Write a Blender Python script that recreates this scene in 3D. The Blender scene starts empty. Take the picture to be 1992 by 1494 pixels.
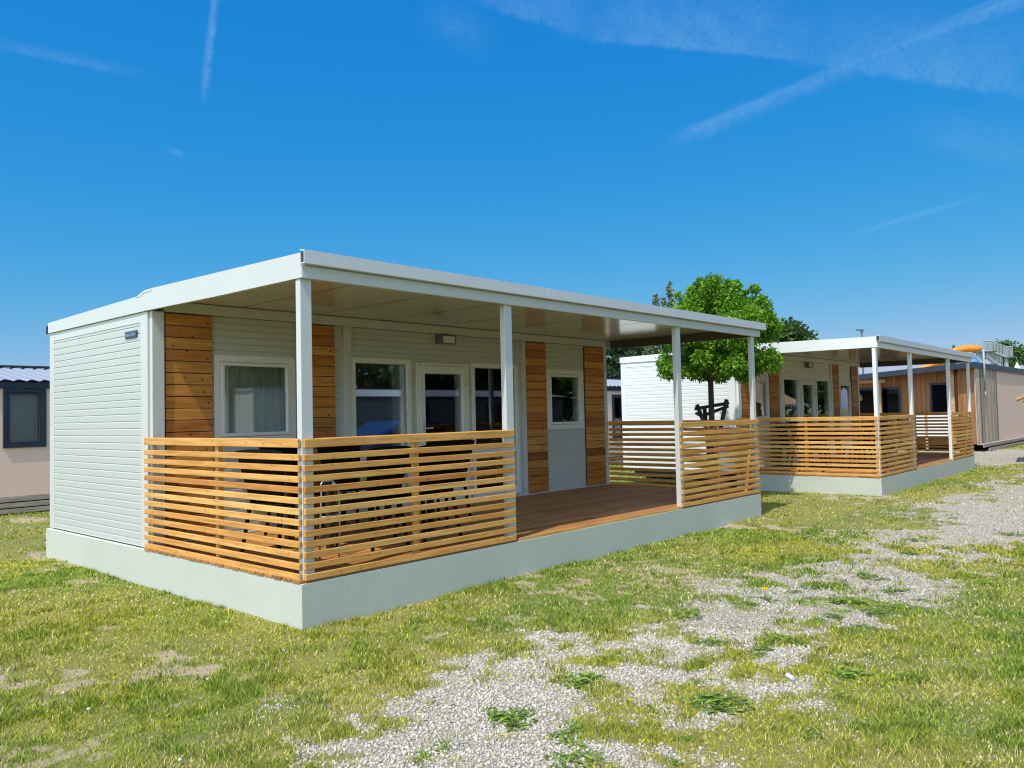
import bpy, bmesh, math, random
import numpy as np
from mathutils import Vector, Matrix
random.seed(7); RNG = np.random.default_rng(11)
SC = bpy.context.scene; COL = SC.collection
PI = math.pi
# ------------------------------------------------------------------ camera
CAM = np.array([-3.4152, -5.2201, 1.553]); FPX = 1563.64
def basis(yaw, pitch, roll):
    y, p, r = np.radians([yaw, pitch, roll])
    fwd = np.array([np.cos(p)*np.cos(y), np.cos(p)*np.sin(y), np.sin(p)])
    right = np.array([np.sin(y), -np.cos(y), 0]); up = np.cross(right, fwd)
    return np.cos(r)*right+np.sin(r)*up, -np.sin(r)*right+np.cos(r)*up, fwd
CR, CU, CF = basis(41.9791, 2.1889, -1.2573)
cam = bpy.data.cameras.new('camera'); camo = bpy.data.objects.new('camera', cam); COL.objects.link(camo)
camo.matrix_world = Matrix(((CR[0], CU[0], -CF[0], CAM[0]), (CR[1], CU[1], -CF[1], CAM[1]), (CR[2], CU[2], -CF[2], CAM[2]), (0, 0, 0, 1)))
cam.sensor_fit = 'HORIZONTAL'; cam.sensor_width = 36.0; cam.lens = FPX/1992*36.0
cam.clip_start = 0.05; cam.clip_end = 3000
SC.camera = camo
def ray(u, v):                       # direction of a photograph pixel (used to find real directions / distances)
    return (u-996)/FPX*CR - (v-747)/FPX*CU + CF
def at(u, v, d): return CAM + d*ray(u, v)
# ------------------------------------------------------------------ sky and sun
SUN = Vector((-1, -0.23, 1.8)).normalized()
SUN_EL = math.asin(SUN.z); SUN_ROT = math.atan2(SUN.x, SUN.y)
world = bpy.data.worlds.new("World"); SC.world = world; world.use_nodes = True
WN = world.node_tree; WL = WN.links
def wnode(t, **k):
    n = WN.nodes.new(t)
    for a, b in k.items(): setattr(n, a, b)
    return n
def wvec(op, a, b):
    n = wnode('ShaderNodeVectorMath', operation=op)
    for i, x in enumerate((a, b)):
        if isinstance(x, (tuple, list, np.ndarray, Vector)): n.inputs[i].default_value = tuple(float(q) for q in x)
        else: WL.new(x, n.inputs[i])
    return n.outputs['Value'] if op == 'DOT_PRODUCT' else n.outputs[0]
sky = wnode('ShaderNodeTexSky', sky_type='NISHITA', sun_disc=False, sun_elevation=SUN_EL, sun_rotation=SUN_ROT % (2*PI),
            altitude=200, air_density=1.0, dust_density=0.6, ozone_density=2.5)
bgn = WN.nodes['Background']; bgn.inputs[1].default_value = 0.15
hs = wnode('ShaderNodeCombineColor'); ss = wnode('ShaderNodeSeparateColor'); WL.new(sky.outputs[0], ss.inputs[0])
def wmath(op, a, b=None, c=None, clamp=False):
    n = wnode('ShaderNodeMath', operation=op, use_clamp=clamp)
    for i, x in enumerate((a, b, c)):
        if x is None: continue
        if isinstance(x, (int, float)): n.inputs[i].default_value = float(x)
        else: WL.new(x, n.inputs[i])
    return n.outputs[0]
DIR = wnode('ShaderNodeTexCoord').outputs['Generated']
SUN_H = Vector((SUN.x, SUN.y, 0)).normalized()
sw_ = wnode('ShaderNodeMapRange', interpolation_type='SMOOTHSTEP'); WL.new(wvec('DOT_PRODUCT', DIR, SUN_H), sw_.inputs[0]); sw_.inputs[1].default_value = -.32; sw_.inputs[2].default_value = .25
SUNSIDE = 2.25                                # unseen sky on the sun's side made brighter and whiter to light the porch
for i, (pw, sc_) in enumerate(((2.26, .675), (.70, .542), (.23, .758))):   # deep clear blue away from the sun, channel by channel
    raw = wmath('MULTIPLY', ss.outputs[i], .15)
    deep = wmath('MULTIPLY', wmath('POWER', raw, pw), sc_/.15/1.255)
    fill_sky = wmath('MULTIPLY', raw, (1.03, 1.0, .90)[i]*SUNSIDE/.15/1.301)
    WL.new(wmath('ADD', wmath('MULTIPLY', deep, wmath('SUBTRACT', 1.0, sw_.outputs[0])), wmath('MULTIPLY', fill_sky, sw_.outputs[0])), hs.inputs[i])
def wnoise(scale, detail, rough=0.6, vec=None, stretch=None):
    v = vec or DIR
    if stretch is not None: v = wvec('MULTIPLY', v, stretch)
    n = wnode('ShaderNodeTexNoise'); n.inputs['Scale'].default_value = scale; n.inputs['Detail'].default_value = detail; n.inputs['Roughness'].default_value = rough
    WL.new(v, n.inputs['Vector']); return n.outputs[0]
def wramp(x, lo, hi):
    n = wnode('ShaderNodeMapRange', interpolation_type='SMOOTHSTEP'); n.clamp = True
    WL.new(x, n.inputs[0]); n.inputs[1].default_value = lo; n.inputs[2].default_value = hi
    return n.outputs[0]
n_a = wnoise(9, 5); n_b = wnoise(45, 6, 0.7); n_c = wnoise(210, 5, 0.8)
def streak(p0, p1, wa, wb, fade, strength, lump):
    """a trail along the great circle from direction p0 to p1; wa / wb soft widths (radians) above and below"""
    a = Vector(ray(*p0)).normalized(); b = Vector(ray(*p1)).normalized()
    n = a.cross(b).normalized()
    if n.z < 0: n = -n
    t = n.cross(a).normalized()
    if t.dot(b) < 0: t = -t
    L = a.angle(b)
    off = wvec('DOT_PRODUCT', DIR, n)
    off = wmath('ADD', off, wmath('MULTIPLY', wmath('SUBTRACT', n_b, 0.5), lump*.8)); off = wmath('ADD', off, wmath('MULTIPLY', wmath('SUBTRACT', n_c, 0.5), lump*.5))
    al = wmath('ARCTAN2', wvec('DOT_PRODUCT', DIR, t), wvec('DOT_PRODUCT', DIR, a))
    m = wmath('MULTIPLY', wmath('SUBTRACT', 1, wramp(off, 0, wa)), wramp(off, -wb, 0))
    m = wmath('MULTIPLY', m, wmath('MULTIPLY', wramp(al, -fade*0.3, fade), wmath('SUBTRACT', 1, wramp(al, L-fade, L+fade*0.3))))
    strength = strength*.68; tex = wmath('ADD', wmath('MULTIPLY', wramp(n_b, 0.25, 0.75), 0.50), wmath('ADD', wmath('MULTIPLY', wramp(n_c, .3, .7), 0.40), 0.12))
    return wmath('MULTIPLY', wmath('MULTIPLY', m, tex), strength)
px = 1/1600.
masks = [streak((425, -60), (396, 195), 11*px, 10*px, 0.03, 0.42, .010),
         streak((-60, 78), (285, 148), 18*px, 9*px, 0.06, 0.20, .006),
         streak((1300, 270), (2120, -64), 12*px, 30*px, 0.05, 0.34, .014),
         streak((1320, 262), (2120, -80), 7*px, 12*px, 0.06, 0.26, .010),
         streak((880, -15), (1190, 82), 150*px, 14*px, 0.08, 0.24, .010),
         streak((1090, 66), (1620, 118), 150*px, 10*px, 0.10, 0.30, .008),
         streak((1500, 108), (2100, 190), 150*px, 16*px, 0.12, 0.30, .010),
         streak((1640, 460), (1935, 372), 6*px, 9*px, 0.06, 0.22, .004),
         streak((324, 290), (358, 304), 10*px, 8*px, 0.006, 0.30, .008),
         streak((820, 20), (960, 90), 60*px, 50*px, 0.04, 0.14, .010),
         streak((1760, 250), (2060, 330), 70*px, 30*px, 0.08, 0.16, .010)]
acc = masks[0]
for mk in masks[1:]: acc = wmath('MAXIMUM', acc, mk)
mx = wnode('ShaderNodeMix', data_type='RGBA'); WL.new(acc, mx.inputs[0]); WL.new(hs.outputs[0], mx.inputs[6])
mx.inputs[7].default_value = (2.2, 3.6, 5.2, 1)
WL.new(mx.outputs[2], bgn.inputs[0])
sun = bpy.data.lights.new('sun', 'SUN'); sun.energy = 3.25; sun.angle = math.radians(0.55); sun.color = (1.0, 0.955, 0.88)
suno = bpy.data.objects.new('sun', sun); COL.objects.link(suno); suno.rotation_euler = SUN.to_track_quat('Z', 'Y').to_euler(); suno.location = (-10, -6, 20)
SC.view_settings.view_transform = 'Standard'; SC.view_settings.look = 'None'; SC.view_settings.exposure = 0.38; SC.view_settings.gamma = 1
SC.cycles.use_denoising = True; SC.cycles.denoising_prefilter = 'ACCURATE'; SC.cycles.pixel_filter_type = 'BLACKMAN_HARRIS'; SC.cycles.filter_width = 1.15
SC.cycles.max_bounces = 8; SC.cycles.transparent_max_bounces = 16; SC.cycles.diffuse_bounces = 4; SC.cycles.glossy_bounces = 4
# ------------------------------------------------------------------ materials
class M:                               # small node-material builder
    def __init__(s, name):
        s.m = bpy.data.materials.new(name); s.m.use_nodes = True; s.t = s.m.node_tree; s.b = s.t.nodes['Principled BSDF']
    def n(s, t, **k):
        n = s.t.nodes.new(t)
        for a, b in k.items(): setattr(n, a, b)
        return n
    def l(s, a, b): s.t.links.new(a, b)
    def set(s, **k):
        for a, b in k.items(): s.b.inputs[a.replace('_', ' ')].default_value = b
        return s
    def obj(s, scale=(1, 1, 1)):
        c = s.n('ShaderNodeTexCoord'); mp = s.n('ShaderNodeMapping'); mp.inputs['Scale'].default_value = scale
        s.l(c.outputs['Object'], mp.inputs[0]); return mp.outputs[0]
    def noise(s, scale, detail=4, rough=.6, vec=None):
        n = s.n('ShaderNodeTexNoise'); n.inputs['Scale'].default_value = scale; n.inputs['Detail'].default_value = detail; n.inputs['Roughness'].default_value = rough
        s.l(vec if vec is not None else s.obj(), n.inputs['Vector']); return n.outputs[0]
    def ramp(s, x, stops):
        r = s.n('ShaderNodeValToRGB'); e = r.color_ramp.elements
        while len(e) < len(stops): e.new(0.5)
        for q, (p, c) in zip(e, stops): q.position = p; q.color = tuple(c)+(1,) if len(c) == 3 else c
        s.l(x, r.inputs[0]); return r.outputs[0]
    def mix(s, f, a, b, mode='MIX'):
        n = s.n('ShaderNodeMix', data_type='RGBA', blend_type=mode)
        for i, x in ((0, f), (6, a), (7, b)):
            if isinstance(x, (int, float)): n.inputs[i].default_value = x
            elif isinstance(x, tuple): n.inputs[i].default_value = x+(1,) if len(x) == 3 else x
            else: s.l(x, n.inputs[i])
        return n.outputs[2]
    def math(s, op, a, b=0.0, clamp=False):
        n = s.n('ShaderNodeMath', operation=op, use_clamp=clamp)
        for i, x in enumerate((a, b)):
            if isinstance(x, (int, float)): n.inputs[i].default_value = x
            else: s.l(x, n.inputs[i])
        return n.outputs[0]
    def bump(s, h, strength, dist):
        b = s.n('ShaderNodeBump'); b.inputs['Strength'].default_value = strength; b.inputs['Distance'].default_value = dist
        s.l(h, b.inputs['Height']); s.l(b.outputs[0], s.b.inputs['Normal'])
    def color(s, c):
        s.l(c, s.b.inputs['Base Color'])
MAT = {}
def paint(name, c, rough=.45, var=.05, spec=.4, metal=0.0):
    m = M(name); m.set(Roughness=rough, Metallic=metal); m.b.inputs['Specular IOR Level'].default_value = spec
    n = m.noise(1.7, 6, .65)
    dirt = m.noise(26, 5, .7, m.obj((1, 1, .35)))
    a = m.mix(n, tuple(x*(1-var) for x in c), tuple(min(1, x*(1+var)) for x in c))
    m.color(m.mix(m.math('MULTIPLY', m.ramp(dirt, [(.55, (0, 0, 0)), (.8, (1, 1, 1))]), var*2.2), a, tuple(x*.72 for x in c)))
    MAT[name] = m.m; return m
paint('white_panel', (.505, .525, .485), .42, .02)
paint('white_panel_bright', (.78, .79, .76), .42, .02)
paint('white_trim', (.575, .585, .555), .4, .02)
paint('gutter_metal', (.62, .63, .63), .38, .03)
paint('window_plastic', (.74, .74, .71), .35, .02)
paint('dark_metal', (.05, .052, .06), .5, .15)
paint('navy_trim', (.018, .028, .05), .4, .12)
paint('grey_metal', (.32, .34, .36), .38, .1, .5, .6)
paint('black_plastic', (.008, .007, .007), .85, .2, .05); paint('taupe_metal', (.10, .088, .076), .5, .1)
paint('orange_plastic', (.85, .26, .02), .4, .08)
paint('steel_pale', (.34, .37, .38), .5, .1)
paint('lamp_grey', (.16, .165, .17), .45, .1)
paint('lamp_glass', (.72, .72, .74), .25, .02)
paint('car_blue', (.008, .026, .11), .25, .02, .5)
paint('car_glass', (.01, .012, .014), .06, .02, .7)
paint('tyre_black', (.012, .012, .012), .8, .1)
paint('chrome_rim', (.5, .5, .52), .3, .05, .5, .8)
paint('white_cloth', (.75, .75, .73), .8, .05)
paint('dark_wood', (.028, .02, .016), .7, .25)
paint('bark', (.07, .05, .036), .9, .3)
paint('roof_white', (.30, .325, .36), .45, .06)
paint('plate_blue', (.028, .05, .10), .45, .1)
paint('plate_mark', (.22, .30, .42), .5, .05)
paint('steel_dark', (.10, .11, .12), .5, .15)
paint('rattan', (.36, .2, .08), .8, .2)
paint('flower_yellow', (.9, .55, .01), .6, .08)
paint('flower_white', (.66, .65, .58), .7, .04)
paint('tile_red', (.3, .1, .06), .7, .15)
paint('slide_blue', (.08, .25, .55), .4, .05)
# render stucco plinth
m = M('plinth_stucco'); m.set(Roughness=.85)
sp = m.noise(95, 4, .8); lo = m.noise(2.3, 5, .6)
m.color(m.mix(m.ramp(lo, [(.3, (0, 0, 0)), (.7, (1, 1, 1))]), m.mix(m.ramp(sp, [(.35, (0, 0, 0)), (.65, (1, 1, 1))]), (.37, .40, .335), (.63, .655, .56)),
              m.mix(m.ramp(sp, [(.35, (0, 0, 0)), (.65, (1, 1, 1))]), (.395, .425, .36), (.665, .68, .585)))); m.bump(sp, .5, .006); MAT['plinth_stucco'] = m.m
# pink-grey facade render of the neighbours
m = M('pink_board'); m.set(Roughness=.75)
f = m.noise(60, 4, .7, m.obj((1, 1, 3))); m.color(m.mix(f, (.74, .51, .40), (.86, .61, .49))); m.bump(f, .2, .003); MAT['pink_board'] = m.m
def wood(name, cols, axis, knots=.5, rough=.55, grain=1.0, island=.9):
    """sawn softwood: per-board tint, long grain along the axis, dark knots"""
    m = M(name); m.set(Roughness=rough); m.b.inputs['Specular IOR Level'].default_value = .3
    g = m.n('ShaderNodeNewGeometry').outputs['Random Per Island']
    st = [60*grain]*3; st[axis] = 3.0
    c = m.n('ShaderNodeTexCoord'); mp = m.n('ShaderNodeMapping'); mp.inputs['Scale'].default_value = st
    cmb = m.n('ShaderNodeCombineXYZ'); k = m.math('MULTIPLY', g, 91.0)
    for i in range(3): m.l(k, cmb.inputs[i])
    add = m.n('ShaderNodeVectorMath', operation='ADD'); m.l(c.outputs['Object'], add.inputs[0]); m.l(cmb.outputs[0], add.inputs[1]); m.l(add.outputs[0], mp.inputs[0])
    n1 = m.noise(.7, 5, .6, mp.outputs[0])
    st2 = [16*grain]*3; st2[axis] = 2.4
    mp2 = m.n('ShaderNodeMapping'); mp2.inputs['Scale'].default_value = st2; m.l(add.outputs[0], mp2.inputs[0])
    n2 = m.noise(.8, 3, .55, mp2.outputs[0])
    base = m.ramp(g, [(0, cols[0]), (.35, cols[1]), (.7, cols[2]), (1, cols[3])])
    dk = m.mix(1.0, base, (.52, .40, .30), 'MULTIPLY')
    col = m.mix(m.math('MULTIPLY', m.ramp(n1, [(.42, (0, 0, 0)), (.68, (1, 1, 1))]), .7), base, dk)
    col = m.mix(m.math('MULTIPLY', m.ramp(n2, [(.45, (0, 0, 0)), (.75, (1, 1, 1))]), .45), col, m.mix(1.0, base, (.62, .52, .42), 'MULTIPLY'))
    vo = m.n('ShaderNodeTexVoronoi'); st3 = [15]*3; st3[axis] = 9.0
    mp3 = m.n('ShaderNodeMapping'); mp3.inputs['Scale'].default_value = st3; m.l(add.outputs[0], mp3.inputs[0]); m.l(mp3.outputs[0], vo.inputs['Vector']); vo.inputs['Scale'].default_value = 1
    kn = m.math('MULTIPLY', m.ramp(vo.outputs['Distance'], [(.10, (1, 1, 1)), (.20, (0, 0, 0))]), knots)
    col = m.mix(kn, col, m.mix(1.0, base, (.22, .12, .07), 'MULTIPLY'))
    m.color(col); m.bump(n1, .25, .002); MAT[name] = m.m
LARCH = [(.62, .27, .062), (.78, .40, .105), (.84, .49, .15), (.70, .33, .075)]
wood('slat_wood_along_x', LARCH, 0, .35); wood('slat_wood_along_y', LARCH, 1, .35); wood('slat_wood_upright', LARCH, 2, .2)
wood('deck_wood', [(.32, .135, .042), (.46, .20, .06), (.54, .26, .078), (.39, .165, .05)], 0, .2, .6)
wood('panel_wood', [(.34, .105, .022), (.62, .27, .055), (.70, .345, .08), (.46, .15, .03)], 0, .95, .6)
wood('brown_board', [(.30, .13, .05), (.36, .17, .06), (.40, .20, .08), (.33, .14, .05)], 2, .4, .7)
wood('grey_board', [(.17, .14, .10), (.58, .50, .40), (.38, .27, .16), (.70, .62, .51)], 2, .5, .85)
wood('grey_board_flat', [(.34, .30, .26), (.42, .37, .31), (.46, .37, .28), (.38, .34, .30)], 0, .4, .85)
wood('pale_beam', [(.60, .40, .20), (.66, .45, .25), (.62, .42, .22), (.56, .36, .18)], 1, .2, .6)
# soffit panels: glossy cream metal with fine ribs running front to back
m = M('soffit_metal'); m.set(Roughness=.13); m.b.inputs['Specular IOR Level'].default_value = .7
wv = m.n('ShaderNodeTexWave', wave_type='BANDS', bands_direction='X', wave_profile='SIN'); m.l(m.obj(), wv.inputs[0]); wv.inputs['Scale'].default_value = 10.0
m.set(Base_Color=(.62, .58, .49, 1)); m.bump(wv.outputs[1], .10, .002); MAT['soffit_metal'] = m.m
# glass: a clear slab that reflects (real double glazing looks darker than a clear pane)
def glass(name, tint, boost):
    m = M(name); t = m.t; t.nodes.remove(m.b); out = t.nodes['Material Output']
    fr = m.n('ShaderNodeFresnel'); fr.inputs[0].default_value = 1.52
    gl = m.n('ShaderNodeBsdfGlossy'); gl.inputs['Roughness'].default_value = 0.0; gl.inputs['Color'].default_value = (.95, .97, 1, 1)
    tr = m.n('ShaderNodeBsdfTransparent'); tr.inputs[0].default_value = tint+(1,)
    mx_ = m.n('ShaderNodeMixShader'); m.l(m.math('MULTIPLY', fr.outputs[0], boost, True), mx_.inputs[0]); m.l(tr.outputs[0], mx_.inputs[1]); m.l(gl.outputs[0], mx_.inputs[2])
    m.l(mx_.outputs[0], out.inputs[0]); MAT[name] = m.m
glass('window_glass', (.93, .95, .94), 2.0); glass('dim_glass', (.06, .065, .07), .45)
def cloth(name, c):
    m = M(name); t = m.t; t.nodes.remove(m.b); out = t.nodes['Material Output']
    d = m.n('ShaderNodeBsdfDiffuse'); d.inputs[0].default_value = c+(1,); tr = m.n('ShaderNodeBsdfTranslucent'); tr.inputs[0].default_value = c+(1,)
    x = m.n('ShaderNodeMixShader'); x.inputs[0].default_value = .3; m.l(d.outputs[0], x.inputs[1]); m.l(tr.outputs[0], x.inputs[2]); m.l(x.outputs[0], out.inputs[0]); MAT[name] = m.m
cloth('curtain_cloth', (.80, .84, .80))
m = M('interior_wall'); m.set(Roughness=.8, Base_Color=(.30, .29, .27, 1)); MAT['interior_wall'] = m.m
def leafmat(name, attr=True, c=(.1, .2, .02), trans=.35):
    m = M(name); t = m.t; t.nodes.remove(m.b); out = t.nodes['Material Output']
    d = m.n('ShaderNodeBsdfPrincipled'); d.inputs['Roughness'].default_value = .55; d.inputs['Specular IOR Level'].default_value = .25
    tr = m.n('ShaderNodeBsdfTranslucent')
    a = m.n('ShaderNodeAttribute'); a.attribute_name = 'tint'; col = a.outputs['Color']
    m.l(col, d.inputs['Base Color']); m.l(m.mix(1.0, col, (1.15, 1.25, .7), 'MULTIPLY'), tr.inputs[0])
    x = m.n('ShaderNodeMixShader'); x.inputs[0].default_value = trans; m.l(d.outputs[0], x.inputs[1]); m.l(tr.outputs[0], x.inputs[2]); m.l(x.outputs[0], out.inputs[0]); MAT[name] = m.m
leafmat('foliage', trans=.22); leafmat('grass_blade', trans=.3); leafmat('weed_leaf', trans=.25)
# ground and stones
m = M('ground_soil'); m.set(Roughness=.95); m.b.inputs['Specular IOR Level'].default_value = .1
at_ = m.n('ShaderNodeAttribute'); at_.attribute_name = 'cover'          # r gravel, g bare soil, b green-yellow balance
sx = m.n('ShaderNodeSeparateColor'); m.l(at_.outputs['Color'], sx.inputs[0])
fine = m.noise(85, 6, .8); mid = m.noise(9, 5, .65); peb = m.n('ShaderNodeTexVoronoi'); peb.inputs['Scale'].default_value = 62; m.l(m.obj((1, 1, .2)), peb.inputs['Vector'])
thatch = m.mix(m.ramp(fine, [(.35, (0, 0, 0)), (.68, (1, 1, 1))]), m.mix(sx.outputs[2], (.15, .145, .035), (.08, .11, .028)), m.mix(sx.outputs[2], (.40, .36, .12), (.26, .29, .075)))
soil = m.mix(m.ramp(fine, [(.3, (0, 0, 0)), (.7, (1, 1, 1))]), (.30, .23, .14), (.52, .43, .29))
grv = m.mix(m.ramp(peb.outputs['Distance'], [(.25, (0, 0, 0)), (.75, (1, 1, 1))]), m.mix(m.n('ShaderNodeTexWhiteNoise').outputs[0], (.62, .555, .44), (.62, .555, .44)), (.32, .275, .21))
sw = m.n('ShaderNodeSeparateColor'); m.l(peb.outputs['Color'], sw.inputs[0])
grv = m.mix(sw.outputs[0], grv, m.mix(1.0, grv, (.72, .70, .66), 'MULTIPLY'))
gm = m.ramp(m.math('ADD', sx.outputs[0], m.math('MULTIPLY', m.math('SUBTRACT', mid, .5), .5)), [(.24, (0, 0, 0)), (.66, (1, 1, 1))])
sm = m.ramp(m.math('ADD', sx.outputs[1], m.math('MULTIPLY', m.math('SUBTRACT', mid, .5), .5)), [(.42, (0, 0, 0)), (.62, (1, 1, 1))])
m.color(m.mix(gm, m.mix(sm, thatch, soil), grv)); m.bump(m.math('ADD', fine, m.math('MULTIPLY', peb.outputs['Distance'], sx.outputs[0])), .8, .012); MAT['ground_soil'] = m.m
m = M('gravel_stone'); m.set(Roughness=.85); g = m.n('ShaderNodeNewGeometry').outputs['Random Per Island']
m.color(m.mix(m.noise(60, 3), m.ramp(g, [(0, (.22, .19, .145)), (.3, (.47, .42, .34)), (.7, (.63, .575, .475)), (1, (.82, .77, .67))]), (.48, .43, .35))); MAT['gravel_stone'] = m.m
# ------------------------------------------------------------------ mesh helpers
class MB:
    def __init__(s): s.v = []; s.f = []
    def add(s, vs, fs):
        k = len(s.v); s.v += [tuple(map(float, p)) for p in vs]; s.f += [tuple(i+k for i in f) for f in fs]; return s
    def box(s, x0, x1, y0, y1, z0, z1):
        v = [(x, y, z) for x in (x0, x1) for y in (y0, y1) for z in (z0, z1)]
        return s.add(v, [(0, 1, 3, 2), (4, 6, 7, 5), (0, 4, 5, 1), (2, 3, 7, 6), (0, 2, 6, 4), (1, 5, 7, 3)])
    def cbox(s, c, size, mat=None):
        h = [q/2 for q in size]; v = [Vector((x*h[0], y*h[1], z*h[2])) for x in (-1, 1) for y in (-1, 1) for z in (-1, 1)]
        if mat is not None: v = [mat @ p for p in v]
        v = [p+Vector(c) for p in v]
        return s.add(v, [(0, 1, 3, 2), (4, 6, 7, 5), (0, 4, 5, 1), (2, 3, 7, 6), (0, 2, 6, 4), (1, 5, 7, 3)])
    def prism(s, poly, axis, a0, a1):
        """extrude a polygon given in the two other axes (in x,y,z order) along the axis"""
        def P(a, q):
            q = list(q); q.insert(axis, a); return q
        n = len(poly); v = [P(a0, q) for q in poly]+[P(a1, q) for q in poly]
        f = [tuple(range(n)), tuple(range(2*n-1, n-1, -1))]+[(i, i+n, (i+1) % n+n, (i+1) % n) for i in range(n)]
        return s.add(v, f)
    def tube(s, pts, r, n=8, cap=True):
        pts = [Vector(p) for p in pts]; rs = r if isinstance(r, (list, tuple)) else [r]*len(pts)
        k = len(s.v); up = Vector((0, 0, 1))
        for i, p in enumerate(pts):
            d = (pts[min(i+1, len(pts)-1)]-pts[max(i-1, 0)]).normalized()
            a = d.cross(up if abs(d.z) < .95 else Vector((1, 0, 0))).normalized(); b = d.cross(a)
            for j in range(n):
                t = 2*PI*j/n; s.v.append(tuple(p+(a*math.cos(t)+b*math.sin(t))*rs[i]))
        for i in range(len(pts)-1):
            for j in range(n):
                s.f.append((k+i*n+j, k+i*n+(j+1) % n, k+(i+1)*n+(j+1) % n, k+(i+1)*n+j))
        if cap: s.f.append(tuple(k+j for j in range(n))[::-1]); s.f.append(tuple(k+(len(pts)-1)*n+j for j in range(n)))
        return s
    def build(s, name, mat, parent=None, bevel=0, smooth=False, fix=True):
        me = bpy.data.meshes.new(name); me.from_pydata(s.v, [], s.f); me.update()
        if fix:
            bm = bmesh.new(); bm.from_mesh(me); bmesh.ops.recalc_face_normals(bm, faces=bm.faces); bm.to_mesh(me); bm.free()
        if smooth: me.polygons.foreach_set('use_smooth', [True]*len(me.polygons))
        me.materials.append(MAT[mat]); o = bpy.data.objects.new(name, me); COL.objects.link(o)
        if parent: o.parent = parent
        if bevel:
            b = o.modifiers.new('edge', 'BEVEL'); b.width = bevel; b.segments = 1; b.limit_method = 'ANGLE'; b.angle_limit = .6
        return o
def thing(name, label, cat, loc=(0, 0, 0), rz=0, group=None):
    o = bpy.data.objects.new(name, None); COL.objects.link(o); o.empty_display_size = .3
    o.location = loc; o.rotation_euler = (0, 0, rz); return tag(o, label, cat, group)
def tag(o, label, cat, group=None):
    o['label'] = label; o['category'] = cat
    if group: o['group'] = group
    return o
def dup(root, loc, rz, label=None, group=None):
    r = root.copy(); COL.objects.link(r); r.location = loc; r.rotation_euler = (0, 0, rz)
    if label: r['label'] = label
    if group: r['group'] = group
    for ch in list(root.children):
        c = ch.copy(); COL.objects.link(c); c.parent = r
        for g in ch.children:
            d = g.copy(); COL.objects.link(d); d.parent = c
    return r
def numpy_mesh(name, verts, faces_flat, counts, mat, tint=None, smooth=False):
    me = bpy.data.meshes.new(name); nv = len(verts)
    me.vertices.add(nv); me.vertices.foreach_set('co', np.ascontiguousarray(verts, dtype=np.float32).ravel())
    me.loops.add(len(faces_flat)); me.loops.foreach_set('vertex_index', np.ascontiguousarray(faces_flat, dtype=np.int32))
    me.polygons.add(len(counts)); st = np.concatenate(([0], np.cumsum(counts)[:-1])).astype(np.int32)
    me.polygons.foreach_set('loop_start', st)
    if smooth: me.polygons.foreach_set('use_smooth', np.ones(len(counts), dtype=bool))
    me.update(calc_edges=True); me.validate()
    if tint is not None:
        a = me.color_attributes.new('tint', 'FLOAT_COLOR', 'POINT'); c = np.ones((nv, 4), np.float32); c[:, :3] = tint; a.data.foreach_set('color', c.ravel())
    me.materials.append(MAT[mat]); o = bpy.data.objects.new(name, me); COL.objects.link(o); return o
def vnoise(x, y, seed=0):
    """2-D value noise on numpy arrays"""
    xi = np.floor(x).astype(np.int64); yi = np.floor(y).astype(np.int64); fx = x-xi; fy = y-yi
    fx = fx*fx*(3-2*fx); fy = fy*fy*(3-2*fy)
    def h(a, b):
        n = (a*374761393+b*668265263+seed*974711) & 0xffffffff
        n = ((n ^ (n >> 13))*1274126177) & 0xffffffff
        return ((n ^ (n >> 16)) & 0xffff)/65535.0
    return (h(xi, yi)*(1-fx)+h(xi+1, yi)*fx)*(1-fy)+(h(xi, yi+1)*(1-fx)+h(xi+1, yi+1)*fx)*fy
def fbm(x, y, f, seed=0, o=4):
    s = 0; a = .5; t = 0
    for i in range(o): s = s+a*vnoise(x*f, y*f, seed+i*17); t += a; a *= .55; f *= 2.1
    return s/t
# ------------------------------------------------------------------ ground
def sstep(x, a, b):
    t = np.clip((x-a)/(b-a), 0, 1); return t*t*(3-2*t)
def cover(x, y):
    """gravel, bare soil and green balance of the ground at x, y"""
    n1 = fbm(x, y, .9, 3); n2 = fbm(x, y, 3.2, 9); n3 = fbm(x, y, .35, 21)
    n4 = fbm(x, y, 7.5, 31)
    c = -2.58+.16*np.sin(x*.55+.6); hw = .72+.10*np.sin(x*.8+1.0)+.28*sstep(x, 4, 11)+.14*sstep(-x, -.9, 1.2)
    band = (hw-np.abs(y-c))/.55
    g = band*.75-.12+(n1-.5)*2.4+(n2-.5)*4.2+(n4-.5)*2.8
    g = sstep(g, -.75, 1.25)*sstep(band, -1.25, -.0)
    yard = sstep(x, 19.6, 20.6)*sstep(y, -4.5, -3.5)*sstep(-y, -8, -6)*sstep(30-x, 0, 2)*sstep((n2-.5)+(y+1.0)*.8+(x-20.5)*.25, -.1, .25)
    g = np.maximum(g, yard)
    s = sstep(n1*.8+n2*.5+n4*.5-.4, .55, .78)*sstep(y, -2.4, -1.6)*.8
    green = sstep(n3*.45+n1*.35+n2*.2-.03-.05*(sstep(-x, -2.5, -.5)), .34, .60)
    return g, np.clip(s, 0, 1)*(1-g), green
def axis_pts(a, b, step, far):
    p = list(np.arange(a, b+1e-6, step)); d = step; q = a
    lo = []
    while q > -far: d *= 1.25; q -= d; lo.append(q)
    d = step; q = b; hi = []
    while q < far: d *= 1.25; q += d; hi.append(q)
    return np.array(lo[::-1]+p+hi)
gx = axis_pts(-6, 14, .06, 900); gy = axis_pts(-6, 3.2, .06, 900)
GX, GY = np.meshgrid(gx, gy, indexing='ij'); gr, so, gn = cover(GX, GY)
def gheight(x, y):
    return np.clip((fbm(x, y, 1.1, 41, 3)-.5)*.05-.012, -.04, .008)*(np.hypot(x, y) < 60)
GZ = gheight(GX, GY)
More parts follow.
